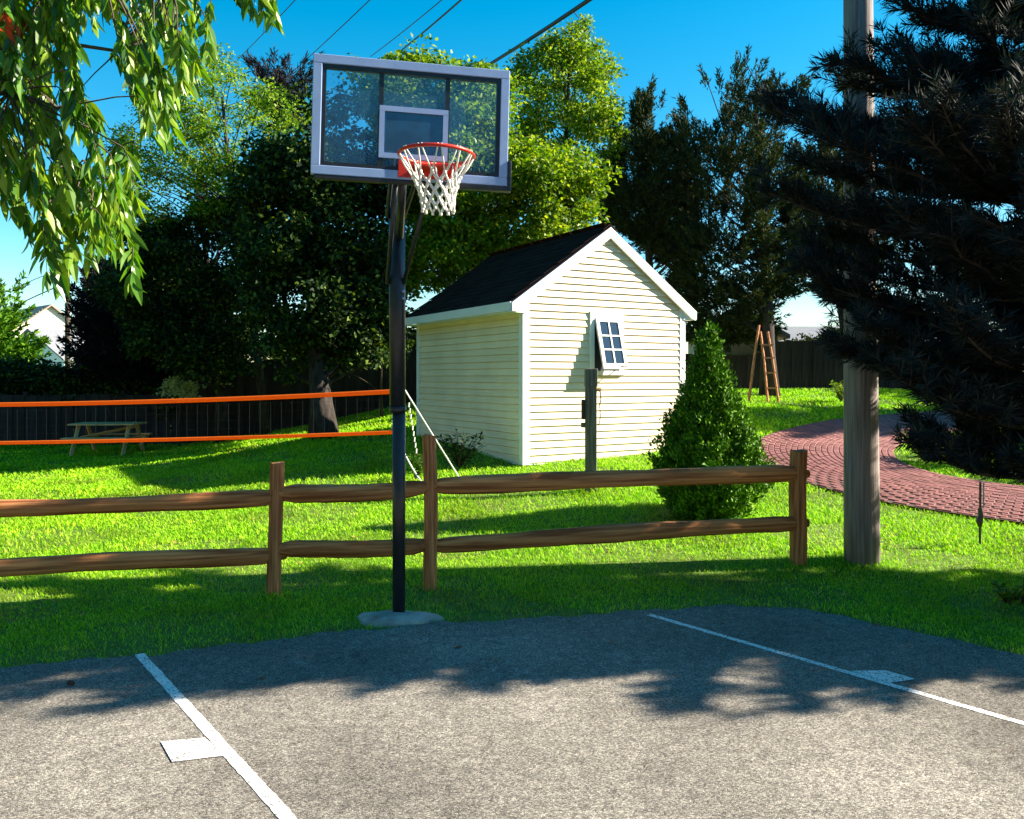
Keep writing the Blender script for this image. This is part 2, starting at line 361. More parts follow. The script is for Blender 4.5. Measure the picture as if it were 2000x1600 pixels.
def tree(name, label, cat, outlines, Y0, depth, base, trunk_top, tr, nclus, per, csize, leaf, leafmat, style='broad',
         group=None, limbs=26, twigs=0, bark='trunk', lean=None, gap=.22, thin_top=0.0):
    """thing > trunk, crown; outlines: photo outlines of the crown taken at the tree's own distance"""
    b = Vector(base); root = thing(name, label, cat, b, 0, group)
    mbt = MB(); tt = Vector(trunk_top)
    path = []
    n = 8
    for i in range(n + 1):
        t = i / n; p = b.lerp(tt, t) - b
        wob = Vector((math.sin(t * 5 + b.x), math.cos(t * 4 + b.x), 0)) * .05 * (tt - b).length * .25
        path.append(p + wob * t)
    rad = [tr * (1.35 if i == 0 else 1) * (1 - .72 * i / n) for i in range(n + 1)]
    mbt.tube(path, rad, 9)
    C = []
    areas = [len(o[0]) and o[1] for o in outlines]; tot = sum(areas)
    for (poly, wgt) in outlines:
        C.append(sample_crown(poly, Y0, depth, max(3, int(nclus * wgt / tot)), .12 if style == 'broad' else .0, gap, thin_top, 1.7 if style == 'broad' else 2.4, min(.3, csize * .8)))
    C = np.concatenate(C) - np.array(b)
    # limbs
    idx = RNG.permutation(len(C))
    for k in idx[:limbs]:
        c = Vector(C[k]); top_z = path[-1].z
        ax0 = min(path, key=lambda p: abs(p.z - c.z)); hd = math.hypot(c.x - ax0.x, c.y - ax0.y)
        zt = min(max(c.z - hd * random.uniform(.35, 1.0), top_z * .18), top_z * random.uniform(.6, 1.0)); f = zt / top_z * n; i_ = min(n - 1, int(f))
        q = path[i_].lerp(path[i_ + 1], f - i_)
        limb(mbt, q, c, tr * .24 * (1.2 - zt / top_z), .010, .18)
    for k in idx[limbs:limbs + twigs]:
        c = Vector(C[k]); d = Vector(RNG.normal(0, 1, 3)); d.normalize()
        limb(mbt, c - d * csize * 1.5, c + d * csize, .014, .004, .1, 3, 4)
    mbt.build('trunk', M[bark], root, True)
    # leaves
    cnt = np.maximum(6, (per * RNG.uniform(.35, 1.5, len(C))).astype(int)); m = int(cnt.sum()); ctr = C.mean(0)
    cc = np.repeat(C, cnt, 0); csz = np.repeat(csize * RNG.uniform(.6, 1.35, len(C)), cnt)[:, None]
    if style == 'broad':
        off = RNG.normal(0, 1, (m, 3)); off = unit(off) * (RNG.random((m, 1)) ** .6) * csz * np.array([1.15, 1.15, .7])
        P = cc + off
        D = unit(off + RNG.normal(0, .6, (m, 3)) * csize + np.array([0, 0, -.25]) * csize)
        N = unit(RNG.normal(0, .75, (m, 3)) + np.array([0, 0, 1.0]))
        L = leaf[0] * RNG.uniform(.65, 1.3, m); W = leaf[1] * RNG.uniform(.7, 1.25, m)
    else:   # spray: foliage in plumes pointing outwards and up
        dirs = C - np.array([0, 0, 0.0]); dirs = (C - ctr) * np.array([1, 1, .35]); dirs = unit(dirs + RNG.normal(0, .35, C.shape) * np.abs(dirs).mean())
        dirs = unit(dirs + np.array([lean or .0, 0, .75]))
        dd = np.repeat(dirs, cnt, 0); t = RNG.random((m, 1))
        P = cc + dd * (t - .4) * csz * 2.8 + RNG.normal(0, 1, (m, 3)) * csz * .27 * (1.05 - t)
        D = unit(dd + RNG.normal(0, .55, (m, 3))); N = unit(RNG.normal(0, 1, (m, 3)))
        L = leaf[0] * RNG.uniform(.6, 1.4, m); W = leaf[1] * RNG.uniform(.7, 1.3, m)
    V, F = leaves_mesh(P, D, N, L, W)
    link('crown', mesh_np('crown', V, F), M[leafmat], root)
    return root

# ================================================================== SETTING
# ---- terrain sheet
xs = np.concatenate([np.linspace(-300, -30, 12), np.linspace(-28, 28, 113), np.linspace(30, 300, 12)])
ys = np.concatenate([np.linspace(-60, 2, 10), np.linspace(2.5, 30, 111), np.linspace(32, 400, 14)])
GX, GY = np.meshgrid(xs, ys); GZ = gz(GX, GY)
V = np.stack([GX, GY, GZ], 2).reshape(-1, 3); nx = len(xs); ny = len(ys)
ii = (np.arange(ny - 1)[:, None] * nx + np.arange(nx - 1)[None, :]).ravel()
lawn = link('ground', mesh_np('ground', V, np.stack([ii, ii + 1, ii + nx + 1, ii + nx], 1)), M['soil'], None, True)
lawn['kind'] = 'structure'; lawn['label'] = 'lawn ground rising gently behind the split-rail fence'

# ---- asphalt court: back edge through the photographed points, uneven
edge = [(-16, 1.6), (-9, 3.25), (-4.6, 4.42), (-3.05, 4.9), (-2.2, 5.12), (-1.3, 5.52), (-.55, 5.75), (.2, 5.88), (1.0, 6.08), (1.6, 6.2), (2.05, 6.16),
        (2.4, 5.92), (2.75, 5.55), (3.05, 5.22), (3.35, 4.95), (3.9, 4.6), (5, 4.15), (7, 3.6), (16, 2.0)]
ex = np.array([e[0] for e in edge]); ey = np.array([e[1] for e in edge])
def edge_y(x):
    return np.interp(x, ex, ey) + .025 * np.sin(x * 9.1) + .018 * np.sin(x * 23.7 + 1) + .01 * np.sin(x * 61)
ax = np.linspace(-16, 16, 640); ay = edge_y(ax)
n = len(ax); top = .016
V = [(x, y, top) for x, y in zip(ax, ay)] + [(x, -40, top) for x in ax] + [(x, y + .015, -.02) for x, y in zip(ax, ay)]
F = [(i, n + i, n + i + 1, i + 1) for i in range(n - 1)] + [(2 * n + i, i, i + 1, 2 * n + i + 1) for i in range(n - 1)]
mb = MB(); mb.add(V, F); court = mb.build('asphalt_court', M['asphalt']); court['kind'] = 'structure'
court['label'] = 'grey asphalt basketball court with white lane lines'
def strip(p, q, w0, w1=None, name='painted_line', z=.0185, jag=.0028):
    p = Vector((*p, 0)); q = Vector((*q, 0)); d = (q - p); L = d.length; d.normalize(); s = Vector((-d.y, d.x, 0)); k = int(L / .04) + 2
    vs = []
    for i in range(k):
        c = p + d * L * i / (k - 1); hw = (w0 + ((w1 or w0) - w0) * i / (k - 1)) / 2
        vs += [c + s * (hw + random.uniform(-jag, jag)) + Vector((0, 0, z)), c - s * (hw + random.uniform(-jag, jag)) + Vector((0, 0, z))]
    m = MB(); m.add(vs, [(2 * i, 2 * i + 1, 2 * i + 3, 2 * i + 2) for i in range(k - 1)])
    return m.build(name, M['line'], court)
def g2(px, py):
    Y = CAM_H * FPX / (py - HOR); return ((px - 1000) / FPX * Y, Y)
def poly_mark(pts, name, z=.0205):
    m = MB(); m.add([(*g2(*p), z) for p in pts], [tuple(range(len(pts)))[::-1]]); return m.build(name, M['line'], court)
a = g2(272, 1283); b_ = g2(556, 1600); d = (b_[0] - a[0], b_[1] - a[1])
strip(a, (a[0] + d[0] * 1.6, a[1] + d[1] * 1.6), .058)
a = g2(1267, 1205); b_ = g2(2000, 1420); d = (b_[0] - a[0], b_[1] - a[1])
strip(a, (a[0] + d[0] * 1.4, a[1] + d[1] * 1.4), .05)
poly_mark([(314, 1457), (400, 1449), (441, 1484), (336, 1497)], 'painted_block')
poly_mark([(1662, 1317), (1730, 1316), (1787, 1333), (1740, 1341)], 'painted_block')

# ---- curved brick path
ctrl = [(13.5, 6.4), (9.5, 7.8), (7.2, 8.75), (5.9, 9.4), (4.95, 10.25), (4.6, 11.3), (4.75, 12.5), (5.4, 13.7), (6.7, 14.8), (9.0, 15.9), (13.5, 17)]
def cat(pts, m=24):
    out = []
    P = [np.array(p, float) for p in pts]; P = [2 * P[0] - P[1]] + P + [2 * P[-1] - P[-2]]
    for i in range(1, len(P) - 2):
        for k in range(m):
            t = k / m; p0, p1, p2, p3 = P[i - 1:i + 3]
            out.append(.5 * ((2 * p1) + (-p0 + p2) * t + (2 * p0 - 5 * p1 + 4 * p2 - p3) * t * t + (-p0 + 3 * p1 - 3 * p2 + p3) * t ** 3))
    out.append(P[-2]); return np.array(out)
cl = cat(ctrl); seg = np.r_[0, np.cumsum(np.linalg.norm(np.diff(cl, axis=0), axis=1))]
PW = 2.0
def path_pt(s, o):
    x = np.interp(s, seg, cl[:, 0]); y = np.interp(s, seg, cl[:, 1])
    x2 = np.interp(s + .05, seg, cl[:, 0]); y2 = np.interp(s + .05, seg, cl[:, 1])
    t = np.array([x2 - x, y2 - y]); ln = np.linalg.norm(t)
    if ln < 1e-6: t = np.array([1, 0.]); ln = 1
    t /= ln; nrm = np.array([-t[1], t[0]])
    return x + nrm[0] * o, y + nrm[1] * o, math.atan2(t[1], t[0])
mb = MB(); vs = []; K = int(seg[-1] / .2)
for i in range(K + 1):
    for o in np.linspace(-PW / 2, PW / 2, 6):
        x, y, _ = path_pt(seg[-1] * i / K, o); vs.append((x, y, gzf(x, y) + .033))
mb.add(vs, [(i * 6 + k, (i + 1) * 6 + k, (i + 1) * 6 + k + 1, i * 6 + k + 1) for i in range(K) for k in range(5)])
path = mb.build('path', M['mortar'], None, True); path['kind'] = 'structure'; path['label'] = 'curved red brick paver path beside the utility pole'
bricks = []
BL, BW = .172, .086
for r in range(int(PW / BW)):
    o = -PW / 2 + (r + .5) * BW
    for k in range(int(seg[-1] / BL) - 1):
        s = (k + (.5 if r % 2 else 0) + .25) * BL
        x, y, a = path_pt(s, o)
        if abs(x / max(y, .1)) < .72: bricks.append((y, x, a))
bricks.sort()
bme = MB(); L2, W2, H2 = BL / 2 - .0035, BW / 2 - .0035, .042
c = .008
bme.add([(-L2, -W2, 0), (L2, -W2, 0), (L2, W2, 0), (-L2, W2, 0), (-L2, -W2, H2 - c), (L2, -W2, H2 - c), (L2, W2, H2 - c), (-L2, W2, H2 - c),
         (-L2 + c, -W2 + c, H2), (L2 - c, -W2 + c, H2), (L2 - c, W2 - c, H2), (-L2 + c, W2 - c, H2)],
        [(0, 1, 5, 4), (1, 2, 6, 5), (2, 3, 7, 6), (3, 0, 4, 7), (4, 5, 9, 8), (5, 6, 10, 9), (6, 7, 11, 10), (7, 4, 8, 11), (8, 9, 10, 11)])
bm_me = bpy.data.meshes.new('brick'); bm_me.from_pydata(bme.v, [], bme.f); bm_me.materials.append(M['brick'])
rest = MB()
def brick_mat(x, y, a):
    e = .1
    nrm = Vector((-(gzf(x + e, y) - gzf(x - e, y)) / (2 * e), -(gzf(x, y + e) - gzf(x, y - e)) / (2 * e), 1)).normalized()
    q = nrm.to_track_quat('Z', 'Y').to_matrix().to_4x4()
    return Matrix.Translation((x, y, gzf(x, y) + random.uniform(-.003, .004))) @ Vector((0, 0, 1)).rotation_difference(nrm).to_matrix().to_4x4() @ Matrix.Rotation(a + random.uniform(-.025, .025), 4, 'Z')
for i, (y, x, a) in enumerate(bricks):
    mt = brick_mat(x, y, a)
    if i < 300:
        o = link('brick', bm_me, None, path); o.matrix_world = mt
    else:
        rest.add([mt @ Vector(v) for v in bme.v], bme.f)
o = rest.build('brick_paving', M['brick'], path); o['kind'] = 'stuff'
path_xy = np.array([[path_pt(s, 0)[0], path_pt(s, 0)[1]] for s in np.linspace(0, seg[-1], 160)])

# ---- grass
def grass():
    Vs = []; Fs = []; base = 0
    bands = [(4.0, 7.6, 6000, .031, .006), (7.6, 10, 3400, .044, .009), (10, 14, 1800, .05, .013), (14, 21, 800, .065, .022)]
    for (y0, y1, dens, h, wd) in bands:
        hw = .70 * y1 + .3
        n = int((y1 - y0) * 2 * hw * dens)
        x = RNG.uniform(-hw, hw, n); y = RNG.uniform(y0, y1, n)
        k = (np.abs(x) < .68 * y + .3)
        ed = y - edge_y(x)
        k &= ed > -.03 + .06 * RNG.random(n) ** 2 - .05 * (RNG.random(n) < .1)
        # thin, worn turf next to the asphalt
        k &= (RNG.random(n) < .35 + .65 * sstep(0, .55, ed))
        wear = gapnoise(np.stack([x, y, 0 * x], 1), 1.6, 3.1)
        k &= RNG.random(n) < np.where(wear < -.38, .45, 1.0)
        k &= RNG.random(n) < 1 - .75 * np.exp(-((x + .75) ** 2 + (y - 6.25) ** 2) / .12)
        x = x[k]; y = y[k]
        d = np.full(len(x), 1e9)
        for q in path_xy[::2]:
            d = np.minimum(d, np.hypot(x - q[0], y - q[1]))
        k = d > PW / 2 + .02 * RNG.normal(0, 1, len(x)); x = x[k]; y = y[k]
        # under the shed
        u = (x - .158) * .866 + (y - 11.5) * .5; v = -(x - .158) * .5 + (y - 11.5) * .866
        k = ~((u > .05) & (u < 2.9) & (v > .1) & (v < 3.6)); x = x[k]; y = y[k]
        n = len(x); z = gz(x, y) - .004
        tuft = .75 + .5 * (np.sin(x * 2.1 + 1.3 * np.sin(y * 1.7)) * np.sin(y * 2.6 + x * .7) * .5 + .5)
        hh = h * tuft * RNG.uniform(.5, 1.25, n)
        for (qx, qy, qr) in [(-1.885, 6.51, .13), (-.665, 6.68, .13), (2.575, 7.38, .14), (3.18, 7.44, .24), (-.82, 6.1, .2), (.97, 9.95, .14), (-3.7, 15.8, .45), (2.15, 8.85, .5)]:
            hh = hh * (1 + 1.1 * np.exp(-((x - qx) ** 2 + (y - qy) ** 2) / qr ** 2))
        hh = hh * (1 + .9 * np.exp(-(ed[:0].size and 0 or (y - edge_y(x)) ** 2) / .03) * (RNG.random(n) < .25))
        az = RNG.uniform(0, 2 * np.pi, n); ln = RNG.uniform(.3, 1.15, n)
        ca, sa = np.cos(az), np.sin(az)
        P = np.stack([x, y, z], 1); W = np.stack([-sa, ca, 0 * x], 1) * (wd * RNG.uniform(.6, 1.3, n))[:, None] * .5
        T = P + np.stack([ca * ln * hh, sa * ln * hh, hh], 1)
        Mid = P + np.stack([ca * ln * hh * .35, sa * ln * hh * .35, hh * .62], 1)
        Vv = np.stack([P, Mid + W, T, Mid - W], 1).reshape(-1, 3)
        idx = base + np.arange(n)[:, None] * 4
        Fs.append(idx + np.array([[0, 1, 2, 3]]))
        Vs.append(Vv); base += 4 * n
    me = mesh_np('grass', np.concatenate(Vs), np.concatenate(Fs))
    o = link('grass', me, M['grass']); tag(o, 'bright green mown lawn grass behind the asphalt', 'grass', kind='stuff')
grass()

# ================================================================== SPLIT-RAIL FENCE
fence_root = thing('split_rail_fence', 'brown cedar split-rail fence with two rails behind the hoop', 'fence', (0, 0, 0))
posts = [(-5.35, 6.05, 1.02, .058), (-1.885, 6.51, 1.055, .055), (-.665, 6.68, 1.26, .053), (2.575, 7.38, 1.02, .066)]
def rough_post(x, y, h, r, mth='post_wood'):
    mb = MB(); z0 = gzf(x, y); pts = []; rad = []; rot = random.uniform(0, 1)
    vs = []; N = 9; S_ = 8
    base = [(1, .85), (.45, 1.05), (-.4, 1.0), (-.95, .7), (-1.0, -.5), (-.5, -1.0), (.4, -.98), (.98, -.6)]
    for i in range(N):
        t = i / (N - 1); zz = -.15 + (h + .15) * t
        for k, (bx, by) in enumerate(base):
            j = 1 + .05 * math.sin(zz * 7 + k * 2.3 + x)
            vs.append((bx * r * j + .008 * math.sin(zz * 3 + x), by * r * j, zz + (.012 * math.sin(k * 1.9 + x * 3) if i == N - 1 else 0)))
    fs = [(i * S_ + k, i * S_ + (k + 1) % S_, (i + 1) * S_ + (k + 1) % S_, (i + 1) * S_ + k) for i in range(N - 1) for k in range(S_)]
    fs += [tuple(range((N - 1) * S_, N * S_))]
    mb.add(vs, fs); o = mb.build('post', M[mth], fence_root, False, .004); o.location = (x, y, z0); o.rotation_euler = (random.uniform(-.012, .012), random.uniform(-.012, .012), .21 + random.uniform(-.1, .1))
    return o
for p in posts: rough_post(*p)
def rail(p, q, r, seed):
    rr = random.Random(seed); p = Vector(p); q = Vector(q); L = (q - p).length; N = 22
    mb = MB(); vs = []; d = (q - p).normalized(); up = Vector((0, 0, 1)); s = d.cross(up).normalized(); up = s.cross(d)
    prof = [(1.0, .25), (.55, .95), (-.25, 1.0), (-.9, .6), (-1.0, -.3), (-.5, -.95), (.35, -1.0), (.95, -.5)]
    ph = [rr.uniform(0, 6) for _ in prof]; sag = rr.uniform(-.012, .012)
    for i in range(N + 1):
        t = i / N; c = p + d * L * t
        tap = min(1, .48 + 4.2 * min(t, 1 - t) * L / 1.6)      # ends tapered into the post mortises
        tap = min(1, tap)
        c = c + up * (sag * 4 * t * (1 - t) + .012 * math.sin(t * 5 + ph[0])) + s * .010 * math.sin(t * 4 + ph[1])
        for k, (a, b) in enumerate(prof):
            j = tap * (1 + .09 * math.sin(t * 9 * L / 3 + ph[k]) + .03 * math.sin(t * 41 + ph[k] * 3))
            vs.append(c + s * a * r * .8 * j + up * b * r * j)
    n = len(prof)
    fs = [(i * n + k, i * n + (k + 1) % n, (i + 1) * n + (k + 1) % n, (i + 1) * n + k) for i in range(N) for k in range(n)]
    fs += [tuple(range(n))[::-1], tuple(range(N * n, N * n + n))]
    fr = Matrix(((d.x, s.x, up.x, p.x), (d.y, s.y, up.y, p.y), (d.z, s.z, up.z, p.z), (0, 0, 0, 1))); inv = fr.inverted()
    mb.add([inv @ v for v in vs], fs); o = mb.build('rail', M['cedar_wood'], fence_root, True); o.matrix_local = fr; return o
P0, P1, P2, P3 = [Vector((p[0], p[1], 0)) for p in posts]
def ext(a, b, za, zb, e0=.09, e1=.09):
    d = (b - a).normalized(); return (a - d * e0 + Vector((0, 0, za)), b + d * e1 + Vector((0, 0, zb)))
rail(*ext(P0, P1, .715, .80), .064, 1); rail(*ext(P0, P1, .235, .345), .068, 2)
rail(*ext(P1, P2, .80, .855, .05, .05), .070, 3); rail(*ext(P1, P2, .36, .375, .05, .05), .067, 4)
rail(*ext(P2, P3, .865, .86, .05, .10), .074, 5); rail(*ext(P2, P3, .375, .43, .05, .10), .070, 6)

# ================================================================== BASKETBALL HOOP
HP = Vector((-.82, 5.94, 0.0))
hoop = thing('basketball_hoop', 'in-ground basketball hoop with clear backboard, dark pole and white net', 'basketball hoop', HP)
mb = MB(); mb.tube([(0, 0, .02), (0, 0, 1.55)], [.046, .048], 20); mb.build('pole', M['black_metal'], hoop, True)
mb = MB(); mb.tube([(-.010, 0, 1.50), (-.014, 0, 2.95)], [.058, .060], 20); mb.build('pole', M['black_metal'], hoop, True)
mb = MB(); mb.tube([(-.008, 0, 1.49), (-.008, 0, 1.53)], .061, 20); mb.build('collar', M['black_metal'], hoop, True)
for zz in (2.36, 2.31):
    mb = MB(); mb.tube([(.035, -.045, zz), (.048, -.062, zz)], .011, 8); mb.build('bolt', M['frame_grey'], hoop)
BYAW = R(10)
bn = Vector((math.sin(BYAW), -math.cos(BYAW), 0)); bu = Vector((math.cos(BYAW), math.sin(BYAW), 0))
Bc = Vector((-.66, 5.40, 0)); bz0, bz1 = 2.815, 3.665; BWid = 1.285
Bc = at(805, 238, 5.40) - HP; ROLL = R(-1.4)
Mb_ = Matrix.Translation(Bc) @ Matrix((( bu.x, -bn.x, 0, 0), (bu.y, -bn.y, 0, 0), (0, 0, 1, 0), (0, 0, 0, 1))) @ Matrix.Rotation(-ROLL, 4, 'Y')
# local board frame: x right, y away from camera, z up
W2, H2 = BWid / 2, .388
def bpart(name, mb, mt, bevel=0, smooth=False):
    o = mb.build(name, M[mt], hoop, smooth, bevel); o.matrix_local = Mb_; return o
fw = .058
mb = MB()
mb.span((-W2, -.02, H2 - fw), (W2, .03, H2)); mb.span((-W2, -.02, -H2), (W2, .03, -H2 + fw))
mb.span((-W2, -.0195, -H2 + fw), (-W2 + fw, .0295, H2 - fw)); mb.span((W2 - fw, -.0195, -H2 + fw), (W2, .0295, H2 - fw))
bpart('backboard_frame', mb, 'frame_grey', .004)
mb = MB(); k = fw; t = .026
mb.span((-W2 + k, -.012, H2 - k - t), (W2 - k, .028, H2 - k)); mb.span((-W2 + k, -.012, -H2 + k), (W2 - k, .028, -H2 + k + t))
mb.span((-W2 + k, -.0115, -H2 + k + t), (-W2 + k + t, .0275, H2 - k - t)); mb.span((W2 - k - t, -.0115, -H2 + k + t), (W2 - k, .0275, H2 - k - t))
bpart('inner_frame', mb, 'black_metal')
mb = MB(); mb.span((-W2 + k + .005, .002, -H2 + k + .005), (W2 - k - .005, .010, H2 - k - .005)); bpart('glass', mb, 'glass')
for sx in (-.205, .230):
    mb = MB(); mb.span((sx - .015, -.003, -H2 + k + t), (sx + .015, .05, H2 - k - t)); bpart('support_bar', mb, 'black_metal')
# white target square
x0, x1, zz0, zz1 = -.213, .238, -.25, .092; t = .034
mb = MB(); mb.span((x0, -.006, zz1 - t), (x1, .001, zz1)); mb.span((x0, -.006, zz0), (x1, .001, zz0 + t))
mb.span((x0, -.0055, zz0 + t), (x0 + t, .001, zz1 - t)); mb.span((x1 - t, -.0055, zz0 + t), (x1, .001, zz1 - t)); bpart('target_square', mb, 'frame_grey')
mb = MB(); mb.span((x0 + t, .012, zz0 + t), (x1 - t, .05, zz1 - t)); bpart('mounting_panel', mb, 'smoke')
mb = MB(); mb.span((W2 + .001, -.028, -H2 - .012), (W2 + .026, .04, -H2 + .17)); mb.span((.20, -.026, -H2 - .034), (W2 + .0265, .04, -H2 - .002)); bpart('corner_pad', mb, 'black_metal', .006)
mb = MB(); mb.span((-W2 + .02, -.018, -H2 - .028), (.10, .03, -H2 - .001)); bpart('lower_pad', mb, 'black_metal', .006)
# rim
RC = Vector((.135, -.40, -.318)); rr_ = .229
mb = MB(); mb.torus(RC, rr_, .011, 48, 10); bpart('rim', mb, 'red_paint', 0, True)
mb = MB(); mb.span((RC.x - .22, -.028, -.374), (RC.x + .16, -.0065, -.262)); bpart('rim_plate', mb, 'red_paint', .004)
mb = MB()
for sx in (-.085, .085):
    mb.tube([(RC.x + sx, -.028, RC.z - .05), (RC.x + sx * 1.5, -.13, RC.z - .035), (RC.x + sx * 1.9, -.222, RC.z - .006)], .009, 8)
mb.span((RC.x - .13, -.185, RC.z - .012), (RC.x + .13, -.028, RC.z - .004)); bpart('rim_bracket', mb, 'red_paint')
# net: loops, then diamond mesh narrowing downwards
mb = MB(); nl = 12; lev = [(0.0, .229), (-.135, .148), (-.185, .126), (-.235, .110), (-.285, .100), (-.335, .098)]
def npt(a, l, dz=0, dr=0):
    z, r = lev[l]; sw = .018 * l / 5
    return RC + Vector((math.cos(a) * (r + dr) + sw, math.sin(a) * (r + dr), z + dz))
for i in range(nl):
    a = 2 * math.pi * i / nl; h = math.pi / nl
    for s in (-1, 1):
        p0 = npt(a + s * .05, 0, -.005); p1 = npt(a + s * h, 1)
        mid = (p0 + p1) / 2 + Vector((random.uniform(-.006, .006), random.uniform(-.006, .006), -.004))
        mb.tube([p0 + Vector((0, 0, .018)), p0, mid, p1], .0056, 6)
    for l in range(1, 5):
        o0 = h if l % 2 else 0
        for s in (-1, 1):
            p0 = npt(a + o0, l); p1 = npt(a + o0 + s * h, l + 1)
            mb.tube([p0, (p0 + p1) / 2 + Vector((0, 0, -.003)), p1], .0075, 6)
        kn = npt(a + o0, l); mb.tube([kn + Vector((0, 0, .012)), kn - Vector((0, 0, .014))], .0115, 6)
    e = npt(a + (h if 5 % 2 else 0), 5); mb.tube([e, e - Vector((0, 0, .016))], .010, 6)
bpart('net', mb, 'net', 0, True)
# arms from pole to board (pole frame)
for (za, zb, sx) in ((2.90, -.02, -.12), (2.90, -.02, .12), (2.42, -.33, -.11), (2.42, -.33, .12)):
    q = Mb_ @ Vector((sx + .02, .04, zb)); mb = MB()
    s_ = Vector((.05 if sx > 0 else -.07, 0, 0)); p0 = Vector((-.012, -.02, za)) + s_
    mb.tube([p0, q], .016, 8); mb.build('brace_arm', M['black_metal'], hoop, True)
mb = MB(); q = Mb_ @ Vector((-.05, .05, -.30))
mb.tube([Vector((.01, -.05, 2.75)), q], [.03, .03], 8); mb.build('lift_arm', M['black_metal'], hoop, True)
# footing
mb = MB(); vs = []; N = 28
for ring, (r, z) in enumerate([(1.0, -.03), (.985, .012), (.86, .034), (.5, .045), (.2, .05)]):
    for i in range(N):
        t = 2 * math.pi * i / N; j = 1 + .07 * math.sin(t * 3 + 1) + .05 * math.sin(t * 5) + .03 * math.sin(t * 9 + 2)
        vs.append((math.cos(t) * .31 * r * j, math.sin(t) * .165 * r * j, z + .004 * math.sin(t * 7 + ring)))
fs = [(r * N + i, r * N + (i + 1) % N, (r + 1) * N + (i + 1) % N, (r + 1) * N + i) for r in range(4) for i in range(N)] + [tuple(range(4 * N, 5 * N))]
mb.add(vs, fs); o = mb.build('concrete_footing', M['concrete'], hoop, True); o.location = (0, -.07, 0)

# ================================================================== SHED
SW, SD, SF = 2.95, 3.68, .53       # width, depth, floor height
EZ = 2.36                          # eave height above floor
shed = thing('garden_shed', 'cream clapboard garden shed with dark gable roof and white trim', 'shed', (.158, 11.5, SF), R(30))
RISE = 3.95 - SF - EZ - .02; APX = SW / 2
slope = math.atan2(RISE, APX)
# core walls (behind the boards)
mb = MB(); mb.prism([(0.01, 0), (SW - .01, 0), (SW - .01, EZ), (APX, EZ + RISE - .03), (0.01, EZ)], 1, .01, SD - .01); mb.build('wall', M['siding'], shed)
nb = 23; ex_ = (EZ) / nb
def board_front(xa, xb, za, zb, xa2=None, xb2=None):
    """clapboard on the front wall; wedge, proud at its lower edge"""
    xa2 = xa if xa2 is None else xa2; xb2 = xb if xb2 is None else xb2
    y0, yb, yt = .012, -.021, -.002
    vs = [(xa, y0, za), (xb, y0, za), (xb2, y0, zb), (xa2, y0, zb), (xa, yb, za), (xb, yb, za), (xb2, yt, zb), (xa2, yt, zb)]
    m = MB(); m.add(vs, [(0, 3, 2, 1), (4, 5, 6, 7), (0, 1, 5, 4), (3, 7, 6, 2), (0, 4, 7, 3), (1, 2, 6, 5)]); m.build('clapboard', M['siding'], shed)
for i in range(nb):
    z = i * ex_; board_front(.085, SW - .085, z, z + ex_ - .006)
z = EZ
while z < EZ + RISE - .16:
    z2 = z + ex_ - .006
    def half(zz): return (RISE - (zz - EZ)) / RISE * APX
    board_front(APX - half(z) + .02, APX + half(z) - .02, z, z2, APX - half(z2) + .02, APX + half(z2) - .02); z += ex_
for side in (0, 1):
    for i in range(nb):
        z = i * ex_; za, zb = z, z + ex_ - .009
        if side == 0: f = lambda d: -d
        else: f = lambda d: SW + d
        o_, b_, t_ = f(-.012), f(.017), f(.003)
        ya, yb = .085, SD - .085
        vs = [(o_, ya, za), (o_, yb, za), (o_, yb, zb), (o_, ya, zb), (b_, ya, za), (b_, yb, za), (t_, yb, zb), (t_, ya, zb)]
        fs = [(0, 1, 2, 3), (4, 7, 6, 5), (0, 4, 5, 1), (3, 2, 6, 7), (0, 3, 7, 4), (1, 5, 6, 2)]
        if side: fs = [f_[::-1] for f_ in fs]
        m = MB(); m.add(vs, fs); m.build('clapboard', M['siding'], shed)
# corner boards
for (x, y) in ((0, 0), (SW, 0), (0, SD), (SW, SD)):
    sx = 1 if x == 0 else -1; sy = 1 if y == 0 else -1
    m = MB(); m.span((x - sx * .024, y - sy * .024, -.03), (x + sx * .085, y + sy * .012, EZ + .0)); m.span((x - sx * .0235, y + sy * .012, -.03), (x + sx * .012, y + sy * .085, EZ))
    m.build('corner_board', M['trim'], shed, False, .003)
# skirt board and corner blocks under the shed
m = MB(); m.span((.09, -.010, -.035), (SW - .09, .02, .0)); m.build('skirt_board', M['trim'], shed)
m = MB(); m.span((-.010, .09, -.035), (.02, SD - .09, .0)); m.build('skirt_board', M['trim'], shed)
for (x, y) in ((.1, .1), (.32, .12), (SW - .15, .15), (.12, SD - .15)):
    m = MB(); m.span((x - .08, y - .06, -.35), (x + .08, y + .06, -.032)); m.build('foundation_block', M['concrete'], shed, False, .008)
# roof
OH, OV = .21, .05          # eave overhang and gable overhang
th = .07
def roof_pt(side, s):      # s = distance down slope from ridge ; returns x,z of the deck's upper face
    x = APX + side * s * math.cos(slope); z = EZ + RISE + .05 - s * math.sin(slope); return x, z
SLEN = APX / math.cos(slope) + OH / math.cos(slope)
deck = MB()
for side in (-1, 1):
    x1, z1 = roof_pt(side, SLEN); x0, z0 = roof_pt(side, 0)
    poly = [(x0, z0), (x1, z1), (x1, z1 - th), (x0, z0 - th)]
    if side == 1: poly = poly[::-1]
    deck.prism(poly, 1, -OV + .02, SD + OV - .02)
roof = deck.build('roof', M['shingle'], shed)
sh = MB(); sw_ = .30; sx_ = .145
sh.add([(0, 0, 0), (sw_ - .006, 0, 0), (sw_ - .006, .29, 0), (0, .29, 0), (0, 0, .009), (sw_ - .006, 0, .009), (sw_ - .006, .29, .004), (0, .29, .004)],
       [(0, 3, 2, 1), (4, 5, 6, 7), (0, 1, 5, 4), (3, 7, 6, 2), (0, 4, 7, 3), (1, 2, 6, 5)])
